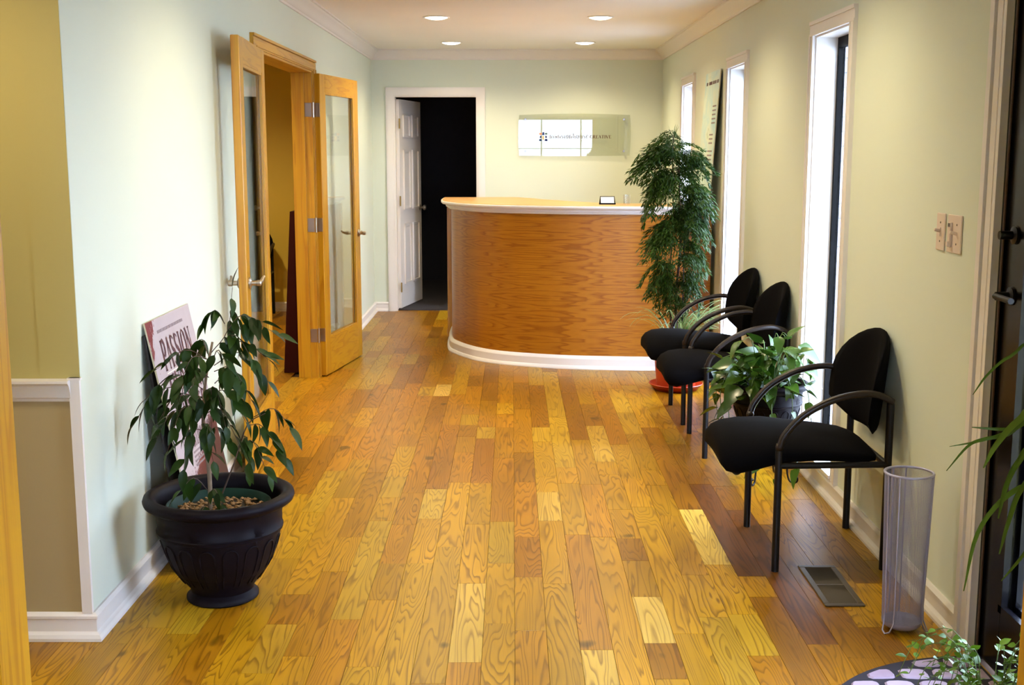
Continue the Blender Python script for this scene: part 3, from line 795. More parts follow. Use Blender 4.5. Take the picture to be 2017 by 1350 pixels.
for lp in me.loops:
    i = lp.vertex_index % n0
    uvl.data[lp.index].uv = (arc[i // 2], 0.08 if i % 2 == 0 else 1.08)
put('front_panel', me, desk)
MB().box(-0.525, -0.470, 9.72, 9.735, 0.0, 1.08).xf(sh).build('end_strip', 'pine', desk)
MB().prism(offset(curve, -0.05) + inner, 0.02, 1.07).xf(sh).build('carcass', 'desktop', desk)
plinth = [(-0.030, 0), (0.016, 0), (0.016, 0.008), (0.010, 0.020), (0.002, 0.026), (0.002, 0.072), (-0.004, 0.084), (-0.014, 0.092), (-0.030, 0.094)]
MB().sweep(plinth, curve).xf(sh).build('plinth', 'trim', desk, 25)
edge = [(-0.030, 1.072), (-0.008, 1.072), (0.004, 1.078), (0.006, 1.086), (0.020, 1.090), (0.022, 1.100), (0.030, 1.106), (0.048, 1.110), (0.056, 1.118), (0.056, 1.128), (0.050, 1.131), (-0.030, 1.131)]
MB().sweep(edge, curve).xf(sh).build('edge_moulding', 'trim', desk, 25)
MB().prism(offset(curve, 0.044) + inner, 1.112, 1.134).xf(sh).build('countertop', 'desktop', desk)

# things on the counter
ch = thing('card_holder', (0.665, 8.42, 1.134), 'small black desk card holder with cream cards on the counter', 'card holder')
MB().add([(-0.055, -0.03, 0.0), (0.055, -0.03, 0.0), (0.055, 0.04, 0.0), (-0.055, 0.04, 0.0), (-0.050, 0.012, 0.055), (0.050, 0.012, 0.055), (0.050, 0.022, 0.055), (-0.050, 0.022, 0.055)],
         [(3, 2, 1, 0), (4, 5, 6, 7), (0, 1, 5, 4), (1, 2, 6, 5), (2, 3, 7, 6), (3, 0, 4, 7)]).build('stand', 'black', ch)
MB().cbox(-0.060, 0.056, -0.042, -0.026, 0.0, 0.010, 0.002).build('lip', 'black', ch)
cd = MB().box(-0.047, 0.045, -0.004, 0.0, 0.0, 0.052).xf(Matrix.Translation((0.0, -0.032, 0.008)) @ Matrix.Rotation(R(-38), 4, 'X')).build('cards', 'card', ch)
tg = thing('drinking_glass', (0.80, 8.42, 1.134), 'small clear tumbler beside the card holder', 'glass')
MB().lathe([(0.0, 0.0), (0.022, 0.0), (0.026, 0.068), (0.0245, 0.068), (0.0205, 0.008), (0.0, 0.008)], 20).build('tumbler', 'tumbler', tg, 40)

# ------------------------------------------------------------------ lettering: small stroke alphabet with serifs
def arcp(cx, cy, rx, ry, a0, a1, n=10): return [(cx + rx * math.cos(R(a0 + (a1 - a0) * i / n)), cy + ry * math.sin(R(a0 + (a1 - a0) * i / n))) for i in range(n + 1)]
T, t_ = 0.15, 0.055
GL = {  # width, strokes (width, polyline), serif bars (x0, x1, y)
 'A': (0.74, [(t_, [(0.06, 0), (0.36, 1)]), (T, [(0.36, 1), (0.66, 0)]), (t_, [(0.16, .34), (0.54, .34)])], [(0, .16, 0), (.52, .76, 0)]),
 'C': (0.70, [(t_, arcp(.40, .5, .32, .48, 50, 90, 4)), (T, arcp(.40, .5, .32, .48, 90, 270)), (t_, arcp(.40, .5, .32, .48, 270, 315, 4))], []),
 'D': (0.76, [(T, [(.14, 0), (.14, 1)]), (t_, [(.14, .97), (.36, .97)]), (T, arcp(.34, .5, .34, .46, 80, -80)), (t_, [(.14, .03), (.36, .03)])], [(0, .24, 0), (0, .24, 1)]),
 'E': (0.62, [(T, [(.14, 0), (.14, 1)]), (t_, [(.14, .97), (.54, .97)]), (t_, [(.14, .52), (.44, .52)]), (t_, [(.14, .03), (.56, .03)]), (t_, [(.54, 1), (.54, .8)]), (t_, [(.56, 0), (.56, .22)])], [(0, .2, 0), (0, .2, 1)]),
 'I': (0.34, [(T, [(.17, 0), (.17, 1)])], [(.03, .31, 0), (.03, .31, 1)]),
 'L': (0.60, [(T, [(.14, 0), (.14, 1)]), (t_, [(.14, .03), (.54, .03)]), (t_, [(.54, 0), (.54, .25)])], [(0, .26, 1), (0, .2, 0)]),
 'M': (0.95, [(t_, [(.12, 0), (.12, 1)]), (T, [(.14, 1), (.46, .05)]), (t_, [(.46, .05), (.78, 1)]), (T, [(.80, 0), (.80, 1)])], [(0, .24, 0), (.68, .93, 0), (0, .16, 1), (.78, .93, 1)]),
 'N': (0.82, [(t_, [(.13, 0), (.13, 1)]), (T, [(.13, 1), (.68, 0)]), (t_, [(.68, 0), (.68, 1)])], [(0, .25, 0), (0, .16, 1), (.56, .80, 1)]),
 'O': (0.80, [(T, arcp(.40, .5, .30, .48, 130, 230, 8)), (t_, arcp(.40, .5, .30, .48, 230, 310, 6)), (T, arcp(.40, .5, .30, .48, -50, 50, 8)), (t_, arcp(.40, .5, .30, .48, 50, 130, 6))], []),
 'P': (0.66, [(T, [(.14, 0), (.14, 1)]), (t_, [(.14, .97), (.34, .97)]), (T * .9, arcp(.34, .73, .22, .23, 85, -85)), (t_, [(.14, .49), (.34, .49)])], [(0, .28, 0), (0, .2, 1)]),
 'R': (0.76, [(T, [(.14, 0), (.14, 1)]), (t_, [(.14, .97), (.34, .97)]), (T * .9, arcp(.34, .74, .20, .22, 85, -85)), (t_, [(.14, .51), (.34, .51)]), (T, [(.34, .5), (.66, .02)])], [(0, .28, 0), (0, .2, 1), (.58, .76, 0)]),
 'S': (0.58, [(t_, arcp(.29, .76, .20, .21, 30, 120, 5)), (T, arcp(.29, .76, .20, .23, 120, 240, 6) + arcp(.29, .25, .22, .24, 70, -40, 6)), (t_, arcp(.29, .25, .22, .22, -40, -155, 6))], []),
 'T': (0.70, [(T, [(.35, 0), (.35, 1)]), (t_, [(.04, .97), (.66, .97)]), (t_, [(.04, 1), (.04, .8)]), (t_, [(.66, 1), (.66, .8)])], [(.22, .48, 0)]),
 'U': (0.80, [(T, [(.15, 1), (.15, .35)] + arcp(.40, .32, .25, .30, 180, 270, 5)), (t_, arcp(.40, .32, .25, .30, 270, 360, 5) + [(.65, 1)])], [(.02, .28, 1), (.54, .78, 1)]),
 'V': (0.74, [(T, [(.08, 1), (.38, 0)]), (t_, [(.38, 0), (.66, 1)])], [(0, .22, 1), (.54, .76, 1)]),
 'a': (0.50, [(t_, arcp(.24, .50, .16, .17, 160, 30, 5)), (.11, [(.38, .5), (.38, .06)]), (.09, arcp(.24, .18, .16, .17, 60, 300, 8))], []),
 'e': (0.50, [(t_, [(.10, .36), (.42, .36)]), (.07, arcp(.26, .34, .17, .31, 0, 110, 6)), (.11, arcp(.26, .34, .17, .31, 110, 240, 6)), (t_, arcp(.26, .34, .17, .31, 240, 320, 5))], []),
 'h': (0.60, [(.11, [(.13, 0), (.13, 1)]), (t_, arcp(.29, .42, .17, .24, 160, 60, 5)), (.11, [(.46, .48), (.46, 0)])], [(.03, .23, 0), (.36, .56, 0)]),
 'i': (0.28, [(.11, [(.14, 0), (.14, .64)]), (.12, [(.14, .84), (.14, .95)])], [(.04, .24, 0)]),
 'm': (0.88, [(.11, [(.13, 0), (.13, .64)]), (t_, arcp(.28, .42, .15, .24, 160, 60, 5)), (.11, [(.43, .48), (.43, 0)]), (t_, arcp(.58, .42, .15, .24, 160, 60, 5)), (.11, [(.74, .48), (.74, 0)])], [(.03, .23, 0), (.34, .52, 0), (.65, .84, 0)]),
 'n': (0.60, [(.11, [(.13, 0), (.13, .64)]), (t_, arcp(.29, .42, .17, .24, 160, 60, 5)), (.11, [(.46, .48), (.46, 0)])], [(.03, .23, 0), (.36, .56, 0)]),
 'o': (0.56, [(.11, arcp(.28, .33, .19, .31, 120, 240, 7)), (t_, arcp(.28, .33, .19, .31, 240, 300, 4)), (.11, arcp(.28, .33, .19, .31, -60, 60, 7)), (t_, arcp(.28, .33, .19, .31, 60, 120, 4))], []),
 's': (0.42, [(t_, arcp(.21, .50, .13, .14, 30, 120, 4)), (.10, arcp(.21, .50, .13, .15, 120, 240, 4) + arcp(.21, .17, .14, .15, 70, -40, 4)), (t_, arcp(.21, .17, .14, .15, -40, -150, 4))], []),
 'u': (0.60, [(.11, [(.13, .64), (.13, .2)]), (t_, arcp(.29, .22, .16, .20, 180, 300, 5)), (.11, [(.46, .64), (.46, 0)])], [(.46, .56, 0)]),
 ' ': (0.30, [], []),
}
def lettering(text, height, width=None, weight=1.0):
    """flat letters in the xz plane (x right, z up, y = 0), left-bottom at the origin; returns (MB, width)"""
    mb = MB(); x = 0.0
    for chx in text:
        w, strokes, ser = GL[chx]
        for th, pl in strokes:
            th *= weight
            for i in range(len(pl) - 1):
                a, b = Vector(pl[i]), Vector(pl[i + 1]); d = (b - a).normalized(); nrm = Vector((-d.y, d.x)) * th / 2
                e = d * (th * 0.12 if len(pl) > 2 else 0)
                q = [a - e + nrm, b + e + nrm, b + e - nrm, a - e - nrm]
                mb.add([(x + p.x, -0.0002 * (len(mb.f) % 3), p.y) for p in q], [(0, 1, 2, 3)])
        for x0, x1, y in ser:
            dy = 0.045 * weight; y0 = y if y < .5 else y - dy
            mb.add([(x + x0, 0, y0), (x + x1, 0, y0), (x + x1, 0, y0 + dy), (x + x0, 0, y0 + dy)], [(0, 1, 2, 3)])
        x += w + 0.07
    x -= 0.07
    sx = height if width is None else width / x
    mb.v = [(p[0] * sx, p[1], p[2] * height) for p in mb.v]
    return mb, x * sx

# ------------------------------------------------------------------ acrylic sign on the end wall
sg = thing('wall_sign', (0.578, YB - 0.035, 1.645), 'clear acrylic company sign with small house logo on the end wall', 'sign', None, R(-1.1))
pts = []
hw, hh = 0.510, 0.185
for i in range(13):
    v = -1 + 2 * i / 12; pts.append((hw + 0.010 * (1 - v * v), v * hh))
for i in range(13):
    v = 1 - 2 * i / 12; pts.append((v * hw, hh + 0.012 * (1 - v * v)))
for i in range(13):
    v = 1 - 2 * i / 12; pts.append((-hw - 0.010 * (1 - v * v), v * hh))
for i in range(13):
    v = -1 + 2 * i / 12; pts.append((v * hw, -hh - 0.004 * (1 - v * v)))
p2 = []
for p in pts:
    if not p2 or (Vector(p) - Vector(p2[-1])).length > 1e-4: p2.append(p)
mb = MB().prism(p2, -0.003, 0.003); mb.v = [(a, c, b) for a, b, c in mb.v]
mb.build('plate', 'acrylic', sg)
for sx in (-1, 1):
    for sz in (-1, 1):
        st = MB().lathe([(0.0, -0.012), (0.009, -0.012), (0.011, -0.010), (0.011, -0.004), (0.007, -0.004), (0.007, 0.025), (0.0, 0.025)], 14)
        st.xf(Matrix.Translation((sx * 0.455, 0, sz * 0.145)) @ Matrix.Rotation(R(-90), 4, 'X')); st.build('standoff', 'steel', sg, 40)
mb, wd = lettering('mansionhouse', 0.047, 0.362, 1.25); mb.v = [(p[0] - 0.232, p[1] - 0.0036, p[2] - 0.028) for p in mb.v]; mb.build('lettering', plain('sign_grey_ink', (0.12, 0.09, 0.075), .6), sg)
mb, wd = lettering('CREATIVE', 0.029, 0.196, 1.3); mb.v = [(p[0] + 0.143, p[1] - 0.0036, p[2] - 0.028) for p in mb.v]; mb.build('lettering', plain('sign_brown_ink', (0.085, 0.025, 0.012), .6), sg)
def logo_piece(x, z, w, h, arch, col):
    poly = [(x - w / 2, z - h / 2), (x + w / 2, z - h / 2)] + ([(x + w / 2, z + h / 2 - w / 2)] + [(x + w / 2 * math.cos(a), z + h / 2 - w / 2 + w / 2 * math.sin(a)) for a in [R(20 * k) for k in range(1, 9)]] + [(x - w / 2, z + h / 2 - w / 2)] if arch else [(x + w / 2, z + h / 2), (x - w / 2, z + h / 2)])
    mb = MB().prism(poly, -0.0046, -0.0032); mb.v = [(a, c, b) for a, b, c in mb.v]
    mb.build('logo_window', plain('logo_%d' % len(bpy.data.materials), col, .5, var=.01), sg)
lx, lz = -0.288, -0.012
O_, B_, G_, D_, Y_ = (0.62, 0.26, 0.13), (0.012, 0.028, 0.16), (0.05, 0.11, 0.09), (0.02, 0.025, 0.11), (0.75, 0.46, 0.14)
for dx, dz, w, h, a, c in ((-.026, .026, .024, .018, False, O_), (0, .028, .020, .030, True, B_), (.026, .026, .024, .014, False, G_),
                           (-.025, -.002, .014, .020, True, D_), (.025, -.002, .015, .022, True, D_), (0, -.012, .016, .036, False, Y_),
                           (-.026, -.030, .026, .022, True, (0.02, 0.06, 0.14)), (.026, -.030, .028, .022, True, D_)):
    logo_piece(lx + dx, lz + dz, w, h, a, c)

# ------------------------------------------------------------------ posters
def quad_board(name, corners, thick, front, edge, parent, uv=True):
    # corners: bottom-left, bottom-right, top-right, top-left as seen from the front
    c = [Vector(p) for p in corners]; nrm = (c[1] - c[0]).cross(c[3] - c[0]).normalized()
    b = [p - nrm * thick for p in c]
    me = bpy.data.meshes.new(name)
    me.from_pydata([tuple(p) for p in c + b], [], [(0, 1, 2, 3), (7, 6, 5, 4), (0, 4, 5, 1), (1, 5, 6, 2), (2, 6, 7, 3), (3, 7, 4, 0)])
    me.materials.append(M[front]); me.materials.append(M[edge])
    for p in me.polygons: p.material_index = 0 if p.index == 0 else 1
    u = me.uv_layers.new(name='UVMap')
    for i, q in enumerate(((0, 0), (1, 0), (1, 1), (0, 1))): u.data[i].uv = q
    me.update(); return put(name, me, parent), nrm
py0, py1, ph = 4.165, 4.735, 0.93
bx, tx, tz = -1.112, -1.289, 0.902
ps = thing('opera_poster', (bx, py0, 0), 'leaning poster board reading PASSION MURDER MADNESS behind the ficus', 'poster')
cor = [(0, 0, 0.002), (0, py1 - py0, 0.002), (tx - bx, py1 - py0, tz), (tx - bx, 0, tz)]
_, nrm = quad_board('board', cor, 0.006, 'passion', 'cream', ps)
slope = Vector((tx - bx, 0, tz)).normalized()
basis = Matrix((( 0, -nrm.x, slope.x, 0), (1, -nrm.y, 0, 0), (0, -nrm.z, slope.z, 0), (0, 0, 0, 1)))
def poster_text(text, u0, v0, wid, hgt, ink, weight=1.0):
    PWd, PHt = py1 - py0, Vector((tx - bx, 0, tz)).length
    mb, w = lettering(text, hgt * PHt, wid * PWd, weight)
    mb.v = [tuple(basis @ Vector((p[0] + u0 * PWd, p[1] - 0.0012, p[2] + v0 * PHt))) for p in mb.v]
    mb.build('lettering', ink, ps)
poster_text('PASSION', 0.19, 0.788, 0.68, 0.125, 'ink', 1.25)
poster_text('MURDER', 0.19, 0.655, 0.68, 0.115, 'ink', 1.25)
poster_text('MADNESS', 0.19, 0.530, 0.68, 0.110, 'ink', 1.25)
poster_text('LUCIA DI LAMMERMOOR', 0.17, 0.448, 0.74, 0.060, 'ink', 1.0)
def poster_bar(u0, u1, v0, v1, ink, parent=ps):
    PWd, PHt = py1 - py0, Vector((tx - bx, 0, tz)).length
    mb = MB().box(u0 * PWd, u1 * PWd, -0.0012, -0.0004, v0 * PHt, v1 * PHt)
    mb.v = [tuple(basis @ Vector(p)) for p in mb.v]; mb.build('caption_line', ink, parent)
for k in range(9): poster_bar(0.20 + 0.065 * k, 0.255 + 0.065 * k, 0.942, 0.954, 'greyink')
for k in range(4): poster_bar(0.34, 0.62 - 0.05 * (k % 2), 0.425 - 0.018 * k, 0.433 - 0.018 * k, 'greyink')
poster_bar(0.20, 0.86, 0.776, 0.780, 'card')
bb_ = thing('gap_shade_board', (-1.172, 4.155, 0), 'added black board standing in for the shaded gap between the poster and the left wall', 'board')  # added sheet: its black stands in for the shadow behind the poster
quad_board('board', [(0, 0, 0.002), (0, 0.60, 0.002), (-0.117, 0.60, 0.86), (-0.117, 0, 0.86)], 0.008, 'board', 'board', bb_)

tp = thing('teal_poster', (XR - 0.075, 8.66, 1.136), 'pale teal poster board leaning on the window wall above the desk', 'poster')
cor = [(0, 0, 0), (0, -0.585, 0), (0.058, -0.585, 0.90), (0.058, 0, 0.90)]
_, n2 = quad_board('board', cor, 0.006, 'teal', 'cream', tp)
sl2 = Vector((0.058, 0, 0.90)).normalized()
b2 = Matrix(((0, -n2.x, sl2.x, 0), (-1, -n2.y, 0, 0), (0, -n2.z, sl2.z, 0), (0, 0, 0, 1)))
def tbar(u0, u1, z, h, ink):
    mb = MB().box(u0, u1, -0.0012, -0.0004, z, z + h); mb.v = [tuple(b2 @ Vector(p)) for p in mb.v]; mb.build('caption_line', ink, tp)
for k, (a, b) in enumerate(((0.06, 0.12), (0.17, 0.30), (0.33, 0.39), (0.41, 0.46), (0.49, 0.55))): tbar(a, b, 0.815, 0.022, 'ink')
for k in range(5): tbar(0.40, 0.54, 0.66 - 0.028 * k, 0.010, 'greyink')
for k in range(3): tbar(0.36, 0.50, 0.47 - 0.028 * k, 0.010, 'greyink')
for k in range(4): tbar(0.34, 0.52, 0.36 - 0.028 * k, 0.010, 'greyink')

mp = thing('maroon_board', (-1.56, 8.08, 0), 'dark maroon board leaning inside the side room beside the door jamb', 'board')
quad_board('board', [(0.0, 0, 0.002), (0.105, 0, 0.002), (0.112, 0, 1.10), (0.070, 0, 1.10)], 0.50, 'maroon', 'maroon', mp)

# ------------------------------------------------------------------ switches, outlet, floor registers
def plate(name, loc, w, h, label, nx):
    t = thing(name, loc, label, 'switch' if 'switch' in name else 'outlet')
    x0, x1 = sorted((0, nx * 0.006))
    MB().cbox(x0, x1, -w / 2, w / 2, -h / 2, h / 2, 0.0022).build('cover', 'plate', t)
    for yy in ((-0.023, 0.023) if w > 0.09 else (0,)):
        for zz in (-0.03, 0.03):
            MB().lathe([(0.0035, 0), (0.003, 0.0012), (0.0, 0.0013)], 8).xf(Matrix.Translation((nx * 0.006, yy, zz)) @ Matrix.Rotation(R(90) * nx, 4, 'Y')).build('screw', 'vent', t)
    return t
s1 = plate('light_switch', (XR, 3.886, 1.243), 0.072, 0.120, 'single ivory toggle switch plate, left of the pair by entry door', -1)
MB().cbox(-0.009, -0.005, -0.006, 0.006, -0.014, 0.014, 0.001).build('bezel', 'plate', s1)
MB().cbox(-0.026, -0.005, -0.004, 0.004, -0.004, 0.006, 0.0015).xf(Matrix.Rotation(R(14), 4, 'Y')).build('toggle', 'plate', s1)
s2 = plate('dimmer_switch', (XR, 3.765, 1.243), 0.118, 0.120, 'double ivory dimmer and toggle switch plate nearest entry door', -1)
MB().cbox(-0.014, -0.005, 0.012, 0.034, -0.042, 0.036, 0.002).build('dimmer_body', 'plate', s2)
MB().box(-0.0155, -0.0135, 0.016, 0.030, 0.022, 0.033).build('dimmer_window', 'ventdark', s2)
MB().cbox(-0.020, -0.013, 0.014, 0.032, -0.040, -0.024, 0.0015).build('slider', 'plate', s2)
MB().cbox(-0.028, -0.005, -0.028, -0.020, -0.004, 0.006, 0.0015).xf(Matrix.Rotation(R(14), 4, 'Y')).build('toggle', 'plate', s2)
so = plate('wall_outlet', (XL, 8.52, 0.68), 0.072, 0.115, 'ivory wall outlet seen through the far door glass', 1)
for zz in (-0.02, 0.02): MB().cbox(0.005, 0.008, -0.014, 0.014, zz - 0.013, zz + 0.013, 0.0012).build('socket', 'plate', so)

def register(x0, x1, y0, y1, label):
    t = thing('floor_register', ((x0 + x1) / 2, (y0 + y1) / 2, 0.0), label, 'floor vent', 'floor registers')
    a, b = (x1 - x0) / 2, (y1 - y0) / 2; f = 0.020
    mb = MB()
    for q in ((-a, a, -b, -b + f), (-a, a, b - f, b), (-a, -a + f, -b + f, b - f), (a - f, a, -b + f, b - f)): mb.cbox(*q, 0.0, 0.006, 0.0018)
    mb.build('rim', 'vent', t)
    MB().box(-a + f, a - f, -b + f, b - f, 0.0, 0.0008).build('backing', 'void', t)
    sl = MB().add([(-a + f, -0.0045, 0.0012), (a - f, -0.0045, 0.0012), (a - f, 0.0025, 0.0046), (-a + f, 0.0025, 0.0046), (-a + f, -0.0040, 0.0006), (a - f, -0.0040, 0.0006), (a - f, 0.0035, 0.0040), (-a + f, 0.0035, 0.0040)],
                  [(0, 1, 2, 3), (7, 6, 5, 4), (0, 4, 5, 1), (1, 5, 6, 2), (2, 6, 7, 3), (3, 7, 4, 0)]).mesh('louvre', 'ventdark')
    n = int((2 * b - 2 * f) / 0.0125)
    for k in range(n): put('louvre', sl, t, (0, -b + f + (k + 0.5) * (2 * b - 2 * f) / n, 0.0005))
    MB().box(-a + f, a - f, -0.004, 0.004, 0.0005, 0.0052).build('crossbar', 'vent', t)
register(1.044, 1.178, 3.808, 4.199, 'brown metal floor register beside the mesh umbrella stand')
register(1.065, 1.199, 5.76, 6.10, 'floor register half hidden behind the near chair seat')

# ------------------------------------------------------------------ chairs
def make_chair(label):
    t = thing('armchair', (1.15, 4.415, 0), label, 'chair', 'black guest chairs')
    # seat cushion: sections along x, waterfall front
    secs = [(-0.395, 0.428, 0.404, 0.15), (-0.392, 0.448, 0.385, 0.195), (-0.375, 0.470, 0.366, 0.222), (-0.34, 0.487, 0.362, 0.242), (-0.28, 0.494, 0.378, 0.256), (-0.18, 0.490, 0.400, 0.262),
            (-0.06, 0.474, 0.408, 0.262), (0.05, 0.462, 0.404, 0.256), (0.12, 0.450, 0.400, 0.242), (0.160, 0.436, 0.398, 0.215), (0.175, 0.420, 0.405, 0.17)]
    mb = MB(); n = 24
    for x, zt, zb, hw in secs:
        zm = (zt + zb) / 2; hz = (zt - zb) / 2
        for k in range(n):
            a = 2 * math.pi * k / n; c, s = math.cos(a), math.sin(a)
            y = hw * math.copysign(abs(c) ** 0.55, c); z = zm + hz * math.copysign(abs(s) ** 0.7, s)
            droop = 0.035 * max(0, (abs(y) / 0.26) ** 3) * max(0.0, min(1.0, (-x - 0.15) / 0.2))
            mb.v.append((x, y, z - droop - 0.018 * (abs(y) / 0.26) ** 2))
    m = len(secs)
    mb.f = [(i * n + k, i * n + (k + 1) % n, (i + 1) * n + (k + 1) % n, (i + 1) * n + k) for i in range(m - 1) for k in range(n)] + [tuple(range(n - 1, -1, -1)), tuple((m - 1) * n + k for k in range(n))]
    mb.build('seat', 'black', t, True)
    # backrest shell
    mb = MB(); nu, nv = 16, 14
    def hwid(z):
        if z > 0.64: return 0.272 * max(0.0, 1 - ((z - 0.64) / 0.208) ** 2.1) ** 0.5
        if z < 0.56: return 0.272 * (1 - 0.55 * ((0.56 - z) / 0.085) ** 2)
        return 0.272
    rows = [0.475 + 0.372 * (1 - math.cos(math.pi * j / nv)) / 2 for j in range(nv + 1)]
    for side in (0, 1):
        for z in rows:
            h = max(hwid(z), 0.004)
            for i in range(nu + 1):
                q = -1 + 2 * i / nu; y = h * q
                ed = 1 - abs(q) ** 6; ez = 1 - (abs((z - 0.661) / 0.186)) ** 8
                xx = 0.178 - 0.085 * (y / 0.27) ** 2 + 0.10 * (z - 0.66) + 0.03
                th = 0.020 * max(0.12, ed * max(ez, 0) ** 0.5)
                mb.v.append((xx + (th if side else -th), y, z))
    k2 = (nu + 1) * (nv + 1)
    for j in range(nv):
        for i in range(nu):
            a = j * (nu + 1) + i; b = a + nu + 1
            mb.f += [(a, a + 1, b + 1, b), (k2 + a, k2 + b, k2 + b + 1, k2 + a + 1)]
    for j in range(nv):
        for i in (0, nu):
            a = j * (nu + 1) + i; b = a + nu + 1; mb.f.append((a, b, k2 + b, k2 + a))
    for i in range(nu):
        for j in (0, nv):
            a = j * (nu + 1) + i; mb.f.append((a, a + 1, k2 + a + 1, k2 + a))
    mb.build('backrest', 'black', t, True)
    for s in (-1, 1):
        y = s * 0.262
        MB().tube([(-0.2, y, 0.0), (-0.2, y, 0.455)], 0.0135, 10).build('leg', 'blackmetal', t, 50)
        MB().tube([(0.195, y * 0.93, 0.0), (0.195, y * 0.93, 0.630)], 0.0135, 10).build('leg', 'blackmetal', t, 50)
        arm = catmull([(-0.2, s * 0.272, 0.462), (-0.182, s * 0.275, 0.510), (-0.12, s * 0.279, 0.580), (-0.02, s * 0.281, 0.635), (0.085, s * 0.279, 0.657), (0.150, s * 0.268, 0.648), (0.198, s * 0.250, 0.622)], 5)
        a = MB().tube(arm, 0.0125, 10).build('armrest', 'bronze', t, 60)
        MB().lathe([(0.0, -0.014), (0.012, -0.012), (0.016, 0.0), (0.012, 0.012), (0.0, 0.014)], 12, (-0.2, s * 0.268, 0.462)).build('arm_knob', 'bronze', a, True)
        MB().tube([(-0.2, y, 0.392), (0.195, y * 0.93, 0.392)], 0.012, 8).build('seat_rail', 'blackmetal', t, 50)
    MB().tube([(-0.2, -0.262, 0.388), (-0.2, 0.262, 0.388)], 0.012, 8).build('cross_rail', 'blackmetal', t, 50)
    MB().tube([(0.195, -0.244, 0.388), (0.195, 0.244, 0.388)], 0.012, 8).build('cross_rail', 'blackmetal', t, 50)
    return t
c0 = make_chair('black upholstered armchair nearest the viewer, beside the umbrella stand')
copy_tree(c0, (1.152, 6.03, 0), 0.0, 'black upholstered armchair directly behind the pothos plant')
copy_tree(c0, (1.148, 6.765, 0), 0.0, 'black upholstered armchair farthest along, next to the red pot')
copy_tree(c0, (-2.47, 10.93, 0), R(90), 'black armchair inside the golden side room, seen through the doorway')

# ------------------------------------------------------------------ mesh umbrella stand
us = thing('umbrella_stand', (1.236, 3.622, 0), 'tall silver wire mesh umbrella stand beside the entry door', 'umbrella stand')
H0, H1, RB, RT = 0.022, 0.512, 0.060, 0.073
def rad(z): return RB + (RT - RB) * (z - H0) / (H1 - H0)
def ring(r, z, q): return MB().tube([(r * math.cos(2 * math.pi * k / 40), r * math.sin(2 * math.pi * k / 40), z) for k in range(41)], q, 8, False)
ring(RT, H1, 0.0042).build('rim', 'wire', us, True)
MB().lathe([(0.0, 0.010), (0.050, 0.012), (0.060, 0.022), (0.0615, 0.034), (0.0595, 0.034), (0.056, 0.024), (0.048, 0.016), (0.0, 0.015)], 40).build('tray', 'wire', us, 50)
mesh_mb = MB()
nw, nh = 112, 170
wr_ = 0.00042
for k in range(nw):
    a = 2 * math.pi * k / nw
    mesh_mb.tube([(rad(z) * math.cos(a), rad(z) * math.sin(a), z) for z in (0.03, H1)], wr_, 3, False)
for j in range(nh):
    z = 0.032 + (H1 - 0.032) * j / nh
    r = rad(z); pts = [(r * math.cos(2 * math.pi * k / 28), r * math.sin(2 * math.pi * k / 28), z) for k in range(29)]
    mesh_mb.tube(pts, wr_ * 1.1, 3, False)
tag(mesh_mb.build('wire_mesh', 'wire', us, True), None, None, None, 'stuff')
for ang0 in (215, 335, 95):
    a0, a1 = R(ang0 - 16), R(ang0 + 16)
    def P(a, r, z): return (r * math.cos(a), r * math.sin(a), z)
    am = (a0 + a1) / 2
    pl = [P(a0, rad(H1) + .002, H1), P(a0, rad(0.08) + .002, 0.08), P(a0, 0.066, 0.035), P(a0 + .10, 0.076, 0.010), P(am, 0.080, 0.0035), P(a1 - .10, 0.076, 0.010), P(a1, 0.066, 0.035), P(a1, rad(0.08) + .002, 0.08), P(a1, rad(H1) + .002, H1)]
    MB().tube(pl, 0.0026, 6).build('wire_leg', 'wire', us, 60)

# ------------------------------------------------------------------ door mat
mt = thing('door_mat', (XR - 0.012, 2.952, 0.0), 'half-round black mat with lavender cobblestone pads at the entry door', 'door mat')
A, B = 0.448, 0.535
poly = [(0, -A)] + [(-B * math.cos(R(-90 + 180 * k / 36)), A * math.sin(R(-90 + 180 * k / 36))) for k in range(1, 36)] + [(0, A)]
MB().prism(poly[::-1], 0.0005, 0.0075).build('mat_base', 'matbase', mt)
rs = random.Random(4)
row = 0; v = -A + 0.065
def inside(x, y, m): return x <= -0.005 and (x / (B - m)) ** 2 + (y / (A - m)) ** 2 <= 1.0
yy = -A + 0.01
while yy < A:
    xx = -B - 0.02 + (0.05 if row % 2 else 0.0)
    while xx < 0:
        w, h = 0.092, 0.074
        ring_ = []
        for k in range(12):
            a = 2 * math.pi * k / 12; c, s = math.cos(a), math.sin(a)
            px_ = xx + w / 2 + w * .47 * math.copysign(abs(c) ** .55, c) * rs.uniform(.93, 1.03) + (yy * 0.16)
            py_ = yy + h / 2 + h * .46 * math.copysign(abs(s) ** .55, s) * rs.uniform(.93, 1.03)
            # keep inside the rim
            if px_ > -0.008: px_ = -0.008
            q = math.hypot(px_ / (B - 0.016), py_ / (A - 0.016))
            if q > 1: px_ /= q; py_ /= q
            ring_.append((px_, py_))
        area = abs(sum(ring_[i][0] * ring_[(i + 1) % 12][1] - ring_[(i + 1) % 12][0] * ring_[i][1] for i in range(12))) / 2
        if area > 0.0009:
            cx = sum(p[0] for p in ring_) / 12; cy = sum(p[1] for p in ring_) / 12
            mb = MB(); top = [(cx + (p[0] - cx) * .86, cy + (p[1] - cy) * .86) for p in ring_]
            mb.v = [(p[0], p[1], 0.0070) for p in ring_] + [(p[0], p[1], 0.0115) for p in top]
            mb.f = [tuple(range(12, 24))] + [(i, (i + 1) % 12, 12 + (i + 1) % 12, 12 + i) for i in range(12)]
            mb.build('stone_pad', 'stone', mt)
        xx += w + 0.006
    yy += 0.080; row += 1

